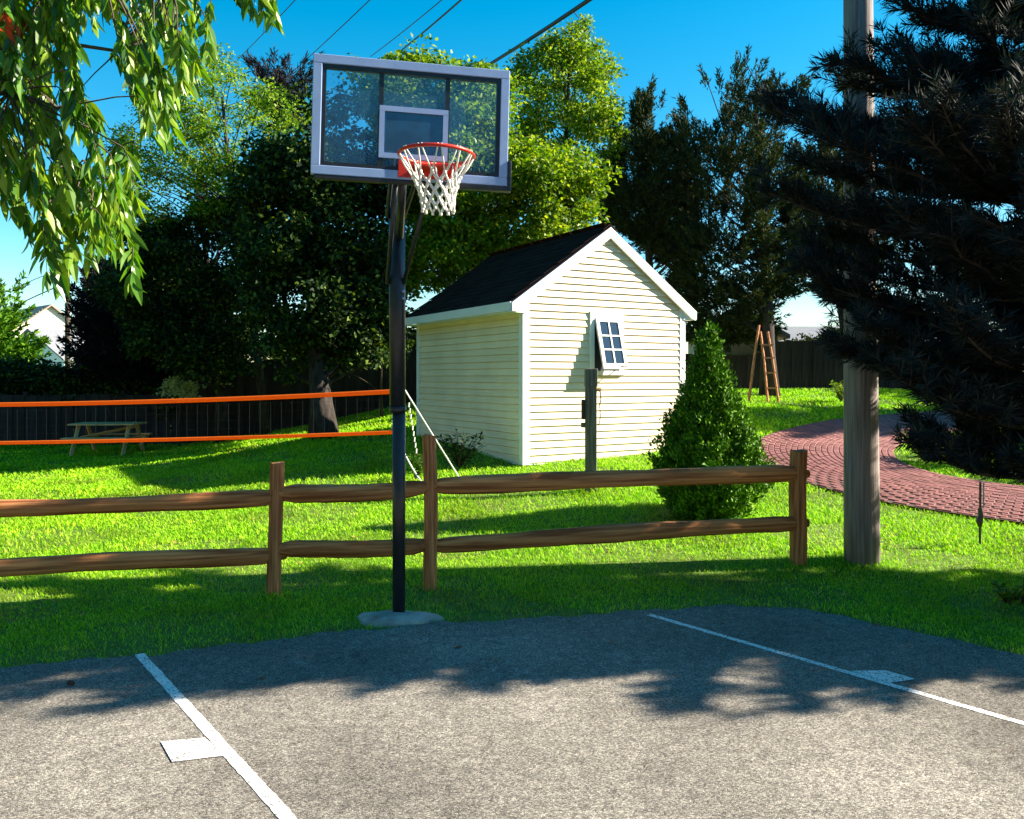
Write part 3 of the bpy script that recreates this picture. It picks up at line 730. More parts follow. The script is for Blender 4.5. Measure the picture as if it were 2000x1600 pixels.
sh_me = bpy.data.meshes.new('shingle'); sh_me.from_pydata(sh.v, [], sh.f); sh_me.materials.append(M['shingle'])
right_rest = MB()
rows = int(SLEN / sx_)
for side in (-1, 1):
    for r in range(rows + 1):
        s = SLEN + .015 - r * sx_
        if s < .12: continue
        cols = int((SD + 2 * OV) / sw_) + 1
        for c_ in range(cols):
            y = -OV + (c_ + (.5 if r % 2 else 0) - .25) * sw_
            if y < -OV - .01 or y + sw_ > SD + OV + .06: continue
            x, z = roof_pt(side, s)
            # local axes of a shingle: width along +y, up-slope towards ridge
            upv = Vector((-side * math.cos(slope), 0, math.sin(slope))); wv = Vector((0, 1, 0)) * (1 if side == 1 else 1)
            nv = Vector((side * math.sin(slope), 0, math.cos(slope)))
            mt = Matrix.Translation(Vector((x, y, z)) + nv * (.004 + .0012 * (r % 2) + random.uniform(0, .002)))
            A = Matrix(((wv.x, upv.x, nv.x, 0), (wv.y, upv.y, nv.y, 0), (wv.z, upv.z, nv.z, 0), (0, 0, 0, 1)))
            # tilt up slightly so that the butt rests on the course below
            mt = mt @ A @ Matrix.Rotation(R(-1.6), 4, 'X') @ Matrix.Translation((0, 0, .006))
            if side == -1:
                o = link('shingle', sh_me, None, roof); o.matrix_local = mt
            else: right_rest.add([mt @ Vector(v) for v in sh.v], sh.f)
o = right_rest.build('shingle_field', M['shingle'], roof); o['kind'] = 'stuff'
m = MB(); xr, zr = roof_pt(1, 0)
m.prism([(xr - .12, zr - .12 * math.tan(slope) + .035), (xr, zr + .035), (xr + .12, zr - .12 * math.tan(slope) + .035), (xr + .12, zr - .12 * math.tan(slope) + .024), (xr, zr + .023), (xr - .12, zr - .12 * math.tan(slope) + .024)], 1, -OV - .01, SD + OV + .01)
m.build('ridge_cap', M['shingle'], roof)
# rake boards, soffits, fascias, eave returns
for yy0, yy1 in ((-OV - .022, -OV + .012), (SD + OV - .012, SD + OV + .022)):
    for side in (-1, 1):
        x0, z0 = roof_pt(side, 0); x1, z1 = roof_pt(side, SLEN + .01); hgt = .135
        poly = [(x0, z0 - .012), (x1, z1 - .012), (x1, z1 - hgt), (x1 - side * .09, z1 - hgt - .0), (x0, z0 - hgt - .04)]
        if side == 1: poly = poly[::-1]
        m = MB(); m.prism(poly, 1, yy0, yy1); m.build('rake_board', M['trim'], shed, False, .003)
for side in (-1, 1):      # sloping soffit under the front overhang
    x0, z0 = roof_pt(side, 0); x1, z1 = roof_pt(side, SLEN)
    poly = [(x0, z0 - th - .003), (x1, z1 - th - .003), (x1, z1 - th - .02), (x0, z0 - th - .02)]
    if side == 1: poly = poly[::-1]
    m = MB(); m.prism(poly, 1, -OV + .014, .0); m.build('soffit', M['trim'], shed)
    xa = -OH - .004 if side == -1 else SW + OH + .004
    zt = roof_pt(side, SLEN)[1]
    m = MB(); m.span((xa, -OV + .014, zt - .135), (xa + side * .022, SD + OV - .014, zt - .005)); m.build('fascia', M['trim'], shed, False, .003)
    xb = -.0 if side == -1 else SW
    m = MB(); m.span((xa, -OV + .014, zt - .150), (xb, SD + OV - .014, zt - .138)); m.build('soffit', M['trim'], shed)
    # boxed return
    m = MB(); e = xa + side * .022; xin = xb + (-side) * .02
    m.prism([(e, zt - .152), (xin, zt - .152), (xin, zt - .02 + abs(xin - e) * math.tan(slope) * .6), (e, zt - .05)][::(1 if side == -1 else -1)], 1, -OV + .0125, -.026); m.build('eave_return', M['trim'], shed)
m = MB(); m.span((-.020, .09, EZ - .10), (-.002 - .016, SD - .09, EZ)); m.build('frieze_board', M['trim'], shed)
# window, sash hinged at the top and pushed open
wx0, wx1, wz0, wz1 = 1.20, 1.66, 1.30, 2.08
ty = -.040
m = MB(); c_ = .075
m.span((wx0 - c_, ty, wz1), (wx1 + c_, .0, wz1 + c_ + .02)); m.span((wx0 - c_, ty + .0005, wz0), (wx0, 0, wz1)); m.span((wx1, ty + .0005, wz0), (wx1 + c_, 0, wz1))
m.span((wx0 - c_ - .01, ty - .012, wz0 - .065), (wx1 + c_ + .01, 0, wz0))
win = m.build('window', M['trim'], shed, False, .003)
m = MB(); m.span((wx0, -.022, wz0), (wx1, -.0185, wz1)); m.build('dark_opening_panel', M['shade_panel'], win)  # dark panel standing in for the shaded inside of the shed
ang = R(15)
sm = Matrix.Translation((0, ty - .006, wz1 - .01)) @ Matrix.Rotation(-ang, 4, 'X')
SHh = wz1 - wz0 - .01
def spart(name, mb, mt):
    o = mb.build(name, M[mt], win); o.matrix_local = sm; return o
m = MB(); f_ = .05
m.span((wx0 + .01, -.018, -f_), (wx1 - .01, .018, 0)); m.span((wx0 + .01, -.018, -SHh), (wx1 - .01, .018, -SHh + f_ + .03))
m.span((wx0 + .01, -.0175, -SHh + f_ + .03), (wx0 + .01 + f_, .0175, -f_)); m.span((wx1 - .01 - f_, -.0175, -SHh + f_ + .03), (wx1 - .01, .0175, -f_))
spart('sash', m, 'trim')
gx0, gx1, gz0, gz1 = wx0 + .01 + f_, wx1 - .01 - f_, -SHh + f_ + .03, -f_
m = MB(); mid = (gx0 + gx1) / 2
m.span((mid - .011, -.016, gz0), (mid + .011, .016, gz1))
for k in (1, 2):
    zz = gz0 + (gz1 - gz0) * k / 3; m.span((gx0, -.0155, zz - .011), (gx1, .0155, zz + .011))
spart('muntin', m, 'trim')
for ci in range(2):
    for ri in range(3):
        a0 = gx0 if ci == 0 else mid + .011; a1 = mid - .011 if ci == 0 else gx1
        q0 = gz0 + (gz1 - gz0) * ri / 3 + (.011 if ri else 0); q1 = gz0 + (gz1 - gz0) * (ri + 1) / 3 - (.011 if ri < 2 else 0)
        m = MB(); m.span((a0, -.003, q0), (a1, .003, q1)); spart('pane', m, 'pane')
m = MB(); m.span(((wx0 + wx1) / 2 + .1, -.024, -SHh + .02), ((wx0 + wx1) / 2 + .2, -.0182, -SHh + .045)); spart('latch', m, 'grey_wood')
m = MB(); bot = sm @ Vector((wx1 - .05, 0, -SHh + .02)); m.tube([(wx1 - .05, -.03, wz0 + .03), bot], .008, 6); m.build('stay_bar', M['trim'], win)

# ================================================================== SERVICE POST IN FRONT OF SHED
bp = at(1154, 928, 9.95); bp.z = gzf(bp.x, bp.y)
post = thing('service_post', 'weathered grey wooden post with small box and cable before the shed', 'post', bp)
m = MB(); m.span((-.068, -.06, -.1), (.068, .06, 1.50)); m.build('shaft', M['grey_wood'], post, False, .008)
m = MB(); m.span((-.076, -.068, 1.30), (.078, .066, 1.515)); m.build('cap_box', M['grey_wood'], post, False, .006)
m = MB(); m.span((-.115, -.045, .90), (-.0685, .045, 1.14)); m.build('outlet_box', M['black_metal'], post, False, .01)
m = MB(); m.span((-.12, -.02, .80), (-.0685, .02, .86)); m.build('junction', M['grey_wood'], post, False, .006)
m = MB(); m.tube([(.06, -.02, 1.30), (.11, -.02, 1.26), (.12, -.02, 1.14), (.105, -.02, 1.08)], .008, 6)
m.tube([(.10, -.02, 1.09), (.115, -.02, .95), (.10, -.02, .85), (.06, -.02, .83)], .006, 6); m.build('cable', M['cable'], post)
m = MB(); m.tube([(.066, -.03, 1.27), (.12, -.035, 1.26)], .028, 8); m.build('lamp_head', M['table_wood'], post)

# ================================================================== UTILITY POLE (right)
bp = Vector((3.18, 7.44, gzf(3.18, 7.44)))
up_ = thing('utility_pole', 'tall grey wooden utility pole rising through the dark pine', 'utility pole', bp)
m = MB(); N = 16
m.tube([(0.0 - .004 * i, 0, -.2 + 9.2 * i / N) for i in range(N + 1)], [.158 - .0035 * i for i in range(N + 1)], 18); m.build('shaft', M['pole_wood'], up_, True)
m = MB(); m.span((-1.1, -.06, 8.4), (1.1, .06, 8.53)); m.build('crossarm', M['pole_wood'], up_)
for x in (-.95, -.5, .5, .95):
    m = MB(); m.tube([(x, 0, 8.53), (x, 0, 8.60), (x, 0, 8.68)], [.03, .045, .025], 8); m.build('insulator', M['black_metal'], up_, True)

# ================================================================== WIRES
def wire(p, q, r, label, k=1.0):
    """straight run of sagging cable; p, q: (px, py, Y)"""
    a = at(*p); b = at(*q); pts = []; d = b - a
    for i in range(25):
        t = -.05 + 1.9 * i / 24; s = a + d * t; s.z -= .25 * k * (1 - (2 * (t + .05) / 1.9 - 1) ** 2) * 0.3; pts.append(s)
    m = MB(); m.tube(pts, r, 6); o = m.build('overhead_wire', M['cable'], None, True)
    tag(o, label, 'wire', 'overhead wires running up to the top of the picture')
wire((445, 135, 26), (570, 0, 17), .010, 'leftmost thin overhead wire above the hanging green leaves')
wire((560, 150, 26), (715, 0, 17), .011, 'thin overhead wire passing left of the backboard corner')
wire((728, 107, 26), (855, 0, 18), .012, 'thin overhead wire meeting the backboard top near its middle, left of a pair')
wire((764, 114, 26), (893, 0, 18), .022, 'dark overhead wire meeting the backboard top, right of a pair')
wire((955, 126, 24), (1140, 0, 17), .045, 'thick black overhead cable above the right end of the backboard')

# ================================================================== NET across the lawn
nb_ = Vector((-1.44, 10.7, 0)); nb_.z = gzf(nb_.x, nb_.y)
net = thing('lawn_game_net', 'lawn game net with orange tapes strung left across the grass', 'net', nb_)
A1 = Vector((0, 0, 1.6 - nb_.z)) ; top_r = at(784, 764, 10.7) - nb_; bot_r = at(784, 844, 10.7) - nb_
top_l = at(-60, 791, 11.6) - nb_; bot_l = at(-60, 866, 11.6) - nb_
def tape(a, b, w_, sag):
    m = MB(); vs = []; N = 24
    for i in range(N + 1):
        t = i / N; c_ = a.lerp(b, t); c_.z -= sag * 4 * t * (1 - t)
        for (dy, dz) in ((-.014, -w_), (.014, -w_), (.022, 0), (.016, w_), (-.016, w_), (-.022, 0)): vs.append(c_ + Vector((0, dy, dz)))
    fs = [(i * 6 + k, i * 6 + (k + 1) % 6, (i + 1) * 6 + (k + 1) % 6, (i + 1) * 6 + k) for i in range(N) for k in range(6)]
    m.add(vs, fs); m.build('tape', M['tape'], net, True)
tape(top_r, top_l, .030, .035); tape(bot_r, bot_l, .024, .02)
m = MB(); n_ = 42
for i in range(n_ + 1):
    t = i / n_; a = top_r.lerp(top_l, t); b = bot_r.lerp(bot_l, t); a.z -= .035 * 4 * t * (1 - t); m.tube([a, b], .0009, 4, False)
for k in range(1, 5):
    m.tube([top_r.lerp(bot_r, k / 5), top_l.lerp(bot_l, k / 5)], .0009, 4, False)
m.build('mesh', M['cable'], net)
m = MB(); m.tube([(0, 0, -.05), (0, 0, top_r.z + .06)], .018, 10); m.build('pole', M['rope'], net, True)
m = MB(); m.tube([top_l + Vector((-.03, 0, .06)), (top_l.x - .03, top_l.y, -nb_.z - .02)], .018, 10); m.build('pole', M['rope'], net, True)
tp = Vector((.02, 0, top_r.z + .05))
def ground_at(px, Y):
    x = (px - 1000) / FPX * Y; return Vector((x, Y, gzf(x, Y) + .01)) - nb_
for q, r in ((ground_at(907, 10.45), .009), (ground_at(766, 9.9), .008)):
    m = MB(); m.tube([tp, q], r, 6); m.build('guy_rope', M['rope'], net)
q = ground_at(838, 10.3); m = MB(); pts = []
for i in range(9):
    t = i / 8; pts.append(Vector((.03, 0, .42)).lerp(q, t) - Vector((0, 0, .05 * 4 * t * (1 - t))))
m.tube(pts, .011, 6); m.build('rope_end', M['rope'], net)
m = MB()
for i in range(9):
    c_ = Vector((.10 + .012 * i, -.02, top_r.z - .18 - .075 * i)); m.tube([c_ + Vector((0, 0, .03)), c_ - Vector((.004, 0, .03))], .010, 5)
m.build('dangling_line', M['rope'], net)

# ================================================================== PICNIC TABLE
c0 = Vector((-9.02, 18.3, 0)); c0.z = gzf(c0.x, c0.y)
pt = thing('picnic_table', 'small wooden picnic table standing on the lawn behind the net', 'table', c0, R(4))
for i in range(5):
    m = MB(); m.box((0, -.32 + .16 * i, .68), (1.42, .148, .035)); m.build('table_plank', M['table_wood'], pt, False, .004)
for sy in (-1, 1):
    m = MB(); m.box((0, sy * .66, .40), (1.36, .24, .035)); m.build('bench_plank', M['table_wood'], pt, False, .004)
for sx in (-.54, .54):
    for sy in (-1, 1):
        m = MB(); m.tube([(sx, sy * .60, 0), (sx, sy * .22, .66)], .045, 4); m.build('leg', M['table_wood'], pt)
    m = MB(); m.box((sx + .05, 0, .36), (.04, 1.5, .085)); m.build('cross_beam', M['table_wood'], pt)
m = MB(); m.tube([(-.6, 0, .37), (.6, 0, .62)], .03, 4); m.build('brace', M['table_wood'], pt)

# ================================================================== BOARD FENCES at the back
def board_fence(label, pts, hfun, bw, name='board_fence'):
    p0 = Vector((*pts[0], 0)); p1 = Vector((*pts[1], 0)); L = (p1 - p0).length; d = (p1 - p0).normalized()
    root = thing(name, label, 'fence', (p0.x, p0.y, gzf(p0.x, p0.y)))
    n = int(L / bw); s = Vector((d.y, -d.x, 0)); cache = {}
    ang = math.atan2(d.y, d.x)
    for i in range(n):
        c = p0 + d * (i + .5) * bw; h = hfun(i / n) + random.uniform(-.012, .012); g = gzf(c.x, c.y)
        h5 = round(h * 50) / 50
        if h5 not in cache:
            mb = MB(); q = bw / 2 + .002
            mb.prism([(-q, 0), (q, 0), (q, h5 - .006), (q - .006, h5), (-q + .006, h5), (-q, h5 - .006)], 1, -.009, .009)
            me = bpy.data.meshes.new('fence_board'); me.from_pydata(mb.v, [], mb.f); me.materials.append(M['board']); cache[h5] = me
        o = link('fence_board', cache[h5], None, root); o.location = c - Vector((p0.x, p0.y, gzf(p0.x, p0.y))) + Vector((0, 0, g - .03)) + s * (.010 if i % 2 else -.010); o.rotation_euler = (0, random.uniform(-.006, .006), ang)
    for k in range(int(L / 2.4) + 1):
        t = min(1, k * 2.4 / L); c = p0 + d * L * t; g = gzf(c.x, c.y); h = hfun(t) + .05
        mb = MB(); mb.span((-.05, .015, -.1), (.05, .115, h)); o = mb.build('fence_post', M['board'], root); o.location = c - root.location + Vector((0, 0, g)); o.rotation_euler = (0, 0, ang)
    for zf in (.25, .85):
        mb = MB(); q = []
        for k in range(9):
            t = k / 8; c = p0 + d * L * t; g = gzf(c.x, c.y); q.append(c - s * .035 - root.location + Vector((0, 0, g + hfun(t) * zf)))
        mb.tube(q, .04, 4); mb.build('fence_rail', M['board'], root)
    return root
board_fence('dark weathered board fence behind the picnic table and net', [(-14.6, 20.4), (-.9, 21.0)],
            lambda t: 1.32 if t < .42 else (1.32 + .58 * min(1, (t - .42) / .08)), .15)
board_fence('dark board fence at the far end of the lawn behind the ladder', [(4.4, 22.0), (13.5, 22.4)], lambda t: .95 if t < .26 else 1.3, .15)

# ================================================================== NEIGHBOURING HOUSES
def house(label, loc, rz, wx, wy, hw, hr, wallm, roofm, wins, lapped=True, group=None, name='house'):
    root = thing(name, label, 'house', loc, rz, group)
    m = MB(); m.prism([(-wx / 2, -1), (wx / 2, -1), (wx / 2, hw), (0, hw + hr), (-wx / 2, hw)], 1, -wy / 2, wy / 2); m.build('wall', wallm, root)
    sl_ = math.atan2(hr, wx / 2); r = MB()
    for sd in (-1, 1):
        e = .3; a = (0, hw + hr + .12); b = (sd * (wx / 2 + e), hw - e * math.tan(sl_) + .12)
        poly = [a, b, (b[0], b[1] - .11), (a[0], a[1] - .11)]
        if sd == 1: poly = poly[::-1]
        r.prism(poly, 1, -wy / 2 - .3, wy / 2 + .3)
    rf = r.build('roof', roofm, root)
    if lapped:
        k = 0
        while k * .16 < hw + hr - .3:
            z = k * .16; hf = wx / 2 if z < hw else wx / 2 * (1 - (z - hw) / hr)
            m = MB(); m.add([(-hf, -wy / 2 - .001, z), (hf, -wy / 2 - .001, z), (hf, -wy / 2 - .003, z + .16), (-hf, -wy / 2 - .003, z + .16), (-hf, -wy / 2 - .03, z), (hf, -wy / 2 - .03, z)],
                            [(4, 5, 2, 3), (0, 1, 5, 4), (0, 4, 3), (1, 2, 5)]); m.build('clapboard', wallm, root); k += 1
    for (x, z, w_, h_) in wins:
        y = -wy / 2 - .03
        m = MB(); t = .09
        m.span((x - w_ / 2 - t, y - .03, z + h_), (x + w_ / 2 + t, y, z + h_ + t)); m.span((x - w_ / 2 - t, y - .04, z - t), (x + w_ / 2 + t, y, z))
        m.span((x - w_ / 2 - t, y - .0295, z), (x - w_ / 2, y, z + h_)); m.span((x + w_ / 2, y - .0295, z), (x + w_ / 2 + t, y, z + h_)); m.span((x - w_ / 2, y - .025, z + h_ / 2 - .03), (x + w_ / 2, y, z + h_ / 2 + .03))
        wo = m.build('window', M['trim'], root); m = MB(); m.span((x - w_ / 2, y - .012, z), (x + w_ / 2, y - .002, z + h_)); m.build('pane', M['pane'], wo)
    return root
M['cream'] = mat('cream_wall', (.75, .70, .55), .7, col2=(.70, .65, .50), scale=2)
M['tan_roof'] = mat('tan_roof', (.38, .27, .20), .85, col2=(.32, .22, .16), scale=9)
M['grey_roof'] = mat('grey_roof', (.16, .17, .19), .85, col2=(.22, .23, .25), scale=9)
M['tan_wall'] = mat('tan_wall', (.40, .33, .21), .7, col2=(.33, .27, .17), scale=3)
M['grey_wall'] = mat('grey_wall', (.12, .12, .125), .7, col2=(.09, .09, .10), scale=3)
house('distant cream house with tan roof at the left edge', (-36.6, 62, 0), R(48), 7.5, 9, 3.9, 2.9, M['cream'], M['tan_roof'], [(-1.6, 1.2, .9, 1.4), (1.6, 1.2, .9, 1.4)])
house('distant white house with grey roof behind the far utility pole', (-30.2, 58, 0), R(-25), 6.5, 8, 2.9, 1.9, M['white_paint'], M['grey_roof'], [(-1.4, 1.0, .8, 1.2), (1.4, 1.0, .8, 1.2)])
house('tan clapboard building half hidden by dark trees right of the shed', (6.75, 25.4, 1.45), R(-8), 2.3, 3.2, 1.55, .7, M['tan_wall'], M['grey_roof'], [])
house('grey house seen through the gap below the cedar branches', (12.4, 34, 1.4), R(90), 7.0, 8, 1.3, 1.0, M['grey_wall'], M['grey_roof'], [])

# ================================================================== FAR UTILITY POLE
b0 = Vector((-21.7, 40, 0))
fp = thing('utility_pole', 'distant dark utility pole at the left under hanging leaves', 'utility pole', b0)
m = MB(); m.tube([(0, 0, -.3), (0, 0, 9.2)], [.14, .10], 8); m.build('shaft', M['trunk'], fp, True)
m = MB(); m.span((-.9, -.05, 8.2), (.9, .05, 8.32)); m.build('crossarm', M['trunk'], fp)
m = MB(); m.tube([(.17, -.05, 6.1), (.35, -.08, 6.1)], .09, 8); m.build('transformer', M['black_metal'], fp)
m = MB(); m.tube([(0, 0, 6.35), (-3.2, 3, 6.0), (-8, 8, 5.6)], .03, 5); m.build('cable', M['cable'], fp)
m = MB(); m.tube([(0, 0, 7.1), (-3.2, 3, 6.9), (-8, 8, 6.7)], .02, 5); m.build('cable', M['cable'], fp)

# ================================================================== LADDER against tree
lb = Vector((5.72, 18.35, 0)); lb.z = gzf(lb.x, lb.y)
ld = thing('ladder', 'wooden step ladder leaning at the trunk beyond the conical shrub', 'ladder', lb)
m = MB(); m.tube([(-.42, 0, 0), (-.22, .25, 1.0), (-.06, .42, 1.75)], .032, 6); m.build('rear_leg', M['post_wood'], ld)
for x in (-.02, .22):
    m = MB(); m.tube([(x, -.1, 0), (x * .8, .2, 1.0), (x * .7 - .02, .4, 1.6)], .028, 6); m.build('rail', M['post_wood'], ld)
for z in (.32, .66, 1.0, 1.3):
    m = MB(); m.box((.10, -.1 + .3 * z, z), (.24, .05, .035)); m.build('rung', M['post_wood'], ld)

# ================================================================== TREES
def gpt(px, Y):
    x = (px - 1000) / FPX * Y; return Vector((x, Y, gzf(x, Y)))
tree('broadleaf_tree', 'large dark green tree with thick trunk between hoop pole and picnic table', 'tree',
     [([(500, 330), (540, 270), (600, 250), (650, 205), (700, 240), (725, 330), (770, 430), (800, 500), (785, 590), (760, 690), (655, 715), (560, 690), (505, 640), (470, 520), (480, 400)], 1)],
     17.0, 2.2, gpt(632, 15.8), at(600, 330, 17), .24, 600, 105, .38, (.115, .075), 'leaf_dark', twigs=60, limbs=50, gap=.40, thin_top=.3, bark='trunk_dark')
tree('broadleaf_tree', 'shadowy dark tree left of the large trunk, under the airy crown', 'tree',
     [([(235, 470), (290, 420), (360, 430), (430, 380), (490, 400), (500, 520), (480, 640), (500, 715), (410, 735), (330, 710), (270, 650), (220, 570)], 1)],
     19.0, 1.8, gpt(440, 19.6), at(400, 430, 19), .15, 430, 100, .36, (.11, .07), 'leaf_dark', twigs=60, limbs=50, gap=.42, bark='trunk_dark')
tree('locust_tree', 'airy yellow green tree with thin dark branches behind the hanging leaves', 'tree',
     [([(315, 160), (400, 90), (460, 110), (500, 165), (560, 185), (612, 200), (615, 300), (560, 360), (500, 400), (430, 440), (330, 450), (250, 440), (215, 340), (260, 230)], 1)],
     18.2, 1.5, gpt(520, 19.0), at(440, 190, 18.2), .11, 420, 62, .26, (.085, .045), 'leaf_airy', twigs=120, limbs=70, bark='trunk_dark', gap=.5, thin_top=.3)
tree('conifer_tree', 'small spiky dark conifer top left of the backboard', 'tree',
     [([(545, 125), (562, 160), (600, 140), (585, 190), (600, 260), (520, 260), (530, 190), (508, 135), (535, 160)], 1)],
     21.0, .7, gpt(556, 21), at(550, 130, 21), .08, 80, 90, .32, (.17, .03), 'leaf_purple', style='spray', limbs=24, bark='trunk_dark')
tree('broadleaf_tree', 'sunlit bright green tree rising behind the shed roof and backboard', 'tree',
     [([(690, 190), (735, 150), (800, 128), (900, 138), (985, 150), (1005, 265), (1120, 285), (1165, 370), (1165, 430), (1110, 470), (1010, 500), (910, 540), (830, 600), (790, 590), (780, 400), (745, 300)], 1)],
     17.2, 1.6, gpt(930, 17.6), at(900, 250, 17.2), .2, 900, 105, .33, (.10, .068), 'leaf_bright', limbs=26, gap=.36)
tree('broadleaf_tree', 'tall sparse yellow green tree right of the backboard', 'tree',
     [([(990, 140), (1040, 95), (1100, 70), (1125, 30), (1150, 30), (1150, 95), (1195, 90), (1200, 180), (1215, 260), (1220, 330), (1180, 320), (1100, 290), (1010, 270)], 1)],
     21.5, 1.5, gpt(1090, 21.5), at(1120, 70, 21.5), .11, 300, 85, .30, (.10, .06), 'leaf_bright', twigs=40, limbs=40, bark='trunk_dark', gap=.42, thin_top=.5)
CG = 'dark cedars behind the shed'
tree('cedar_tree', 'dark cedar with a thin bent tip directly behind the shed gable', 'tree',
     [([(1175, 330), (1225, 280), (1240, 205), (1285, 165), (1262, 225), (1268, 270), (1300, 262), (1335, 330), (1350, 480), (1340, 600), (1260, 480), (1180, 440)], 1)],
     21.5, 1.4, gpt(1285, 21.5), at(1250, 215, 21.5), .15, 1150, 62, .19, (.13, .032), 'leaf_cedar', style='spray', group=CG, limbs=46, bark='trunk_dark', lean=.25, gap=.38, thin_top=.7)
tree('cedar_tree', 'tall dark cedar with windswept forked top left of the utility pole', 'tree',
     [([(1320, 270), (1330, 200), (1352, 240), (1385, 265), (1420, 230), (1368, 140), (1420, 165), (1440, 120), (1495, 165), (1520, 190), (1580, 155), (1560, 190), (1520, 220), (1520, 300), (1560, 330), (1570, 480), (1540, 590), (1500, 650), (1440, 665), (1350, 670), (1330, 500)], 1)],
     20.6, 1.5, gpt(1503, 19.6), at(1480, 190, 20.6), .19, 1500, 62, .19, (.13, .032), 'leaf_cedar', style='spray', group=CG, limbs=70, bark='trunk_dark', lean=.2, gap=.38, thin_top=.75)
tree('cedar_tree', 'slanting dark cedar just left of the utility pole above the house roof', 'tree',
     [([(1540, 320), (1575, 270), (1610, 300), (1680, 380), (1720, 480), (1690, 590), (1640, 570), (1560, 570), (1540, 480)], 1)],
     21.0, 1.4, gpt(1668, 21.0), at(1600, 320, 21), .13, 620, 60, .19, (.13, .032), 'leaf_cedar', style='spray', group=CG, limbs=50, bark='trunk_dark', gap=.35, thin_top=.5)
tree('cedar_tree', 'dark shaded conifer beyond the fence at left, next to the houses', 'tree',
     [([(205, 600), (225, 540), (270, 545), (340, 510), (405, 560), (430, 680), (400, 745), (330, 770), (195, 780), (185, 720), (200, 660)], 1)],
     22.0, 1.8, gpt(290, 22), at(290, 540, 22), .18, 620, 105, .42, (.17, .055), 'leaf_purple', style='spray', limbs=24, bark='trunk_dark')
tree('cedar_tree', 'green conifer cut by the left edge beside the cream house', 'tree',
     [([(-150, 640), (-80, 530), (-35, 560), (-5, 600), (12, 650), (35, 690), (30, 760), (-150, 770)], 1)],
     26.0, 1.6, gpt(-50, 26), at(-40, 540, 26), .16, 330, 100, .40, (.17, .065), 'leaf_shrub', style='spray', limbs=20)
tree('hedge_shrub', 'long dark hedge above the low board fence at left', 'hedge',
     [([(-60, 715), (40, 708), (110, 712), (180, 705), (250, 720), (340, 745), (395, 760), (390, 820), (-60, 830)], 1)],
     21.6, .8, gpt(170, 21.6), at(170, 720, 21.6), .06, 420, 110, .30, (.11, .075), 'leaf_dark', limbs=14)
tree('pale_shrub', 'pale leafed shrub sticking above the net by the board fence', 'shrub',
     [([(305, 765), (325, 740), (365, 735), (392, 745), (395, 780), (340, 785)], 1)],
     19.6, .35, gpt(350, 19.6), at(350, 750, 19.6), .03, 36, 36, .14, (.08, .05), 'leaf_pale', limbs=8)
tree('leafy_sapling', 'small bright green sapling beside the pale shrub', 'sapling',
     [([(405, 745), (408, 715), (425, 705), (442, 722), (440, 748), (420, 755)], 1)],
     19.4, .25, gpt(420, 19.4), at(424, 715, 19.4), .03, 16, 34, .12, (.09, .05), 'leaf_bright', limbs=6)
tree('leafy_sapling', 'green saplings filling the gap between hoop pole and shed corner', 'sapling',
     [([(560, 590), (740, 570), (800, 600), (812, 640), (800, 690), (760, 720), (700, 700), (590, 700)], 1)],
     18.6, .5, gpt(745, 18.6), at(745, 640, 18.6), .04, 90, 44, .2, (.08, .05), 'leaf_shrub', limbs=12)

tree('hedge_shrub', 'dark undergrowth over the far board fence behind the ladder', 'undergrowth',
     [([(1490, 640), (1500, 660), (1510, 690), (1560, 665), (1640, 650), (1700, 660), (1760, 740), (1490, 760)], 1)],
     23.6, .9, gpt(1600, 23.6), at(1600, 690, 23.6), .06, 240, 90, .30, (.12, .06), 'leaf_cedar', limbs=20, gap=.4)
tree('hedge_shrub', 'dark undergrowth behind the tall board fence left of the shed', 'undergrowth',
     [([(395, 690), (470, 660), (560, 670), (650, 650), (760, 640), (815, 650), (815, 760), (395, 790)], 1)],
     23.2, .9, gpt(610, 23.2), at(610, 690, 23.2), .06, 330, 95, .30, (.11, .075), 'leaf_dark', limbs=20, gap=.3)
# ---- conical shrub
cb = gpt(1384, 8.85)
sp = thing('conical_spruce', 'dense cone shaped evergreen shrub behind the right end of the fence', 'shrub', cb)
m = MB(); m.tube([(0, 0, -.05), (0, 0, 1.85)], [.05, .01], 8); m.build('trunk', M['trunk_dark'], sp)
prof = [(0.0, .30), (.12, .40), (.30, .53), (.48, .57), (.75, .48), (1.05, .35), (1.35, .235), (1.65, .13), (1.9, .06), (2.1, .012)]
prof = [(a_, b_ * .93) for a_, b_ in prof]
def conerad(z): return np.interp(z, [p[0] for p in prof], [p[1] for p in prof])
n = 1700; z = RNG.random(n * 3) * 2.06; keep = RNG.random(n * 3) < conerad(z) / .62; z = z[keep][:n]; n = len(z)
a = RNG.uniform(0, 2 * np.pi, n); bump = 1 + .10 * np.sin(a * 5 + z * 6) + .10 * np.sin(a * 9 - z * 11) + RNG.normal(0, .07, n)
r = conerad(z) * bump * (1 - .25 * RNG.random(n) ** 2)
C = np.stack([np.cos(a) * r, np.sin(a) * r, z], 1); per = 42; m_ = n * per
out = np.stack([np.cos(a), np.sin(a), .55 + 0 * a], 1); out = unit(out)
cc = np.repeat(C, per, 0); oo = np.repeat(out, per, 0); t = RNG.random((m_, 1))
P = cc + oo * (t - .5) * .10 + RNG.normal(0, 1, (m_, 3)) * .026
V, F = leaves_mesh(P, unit(np.array([0, 0, .8]) + .5 * oo + RNG.normal(0, .6, (m_, 3))), unit(oo * 1.1 + RNG.normal(0, .55, (m_, 3))), .045 * RNG.uniform(.7, 1.4, m_), .022 * RNG.uniform(.7, 1.4, m_))
link('crown', mesh_np('crown', V, F), M['leaf_cone'], sp)
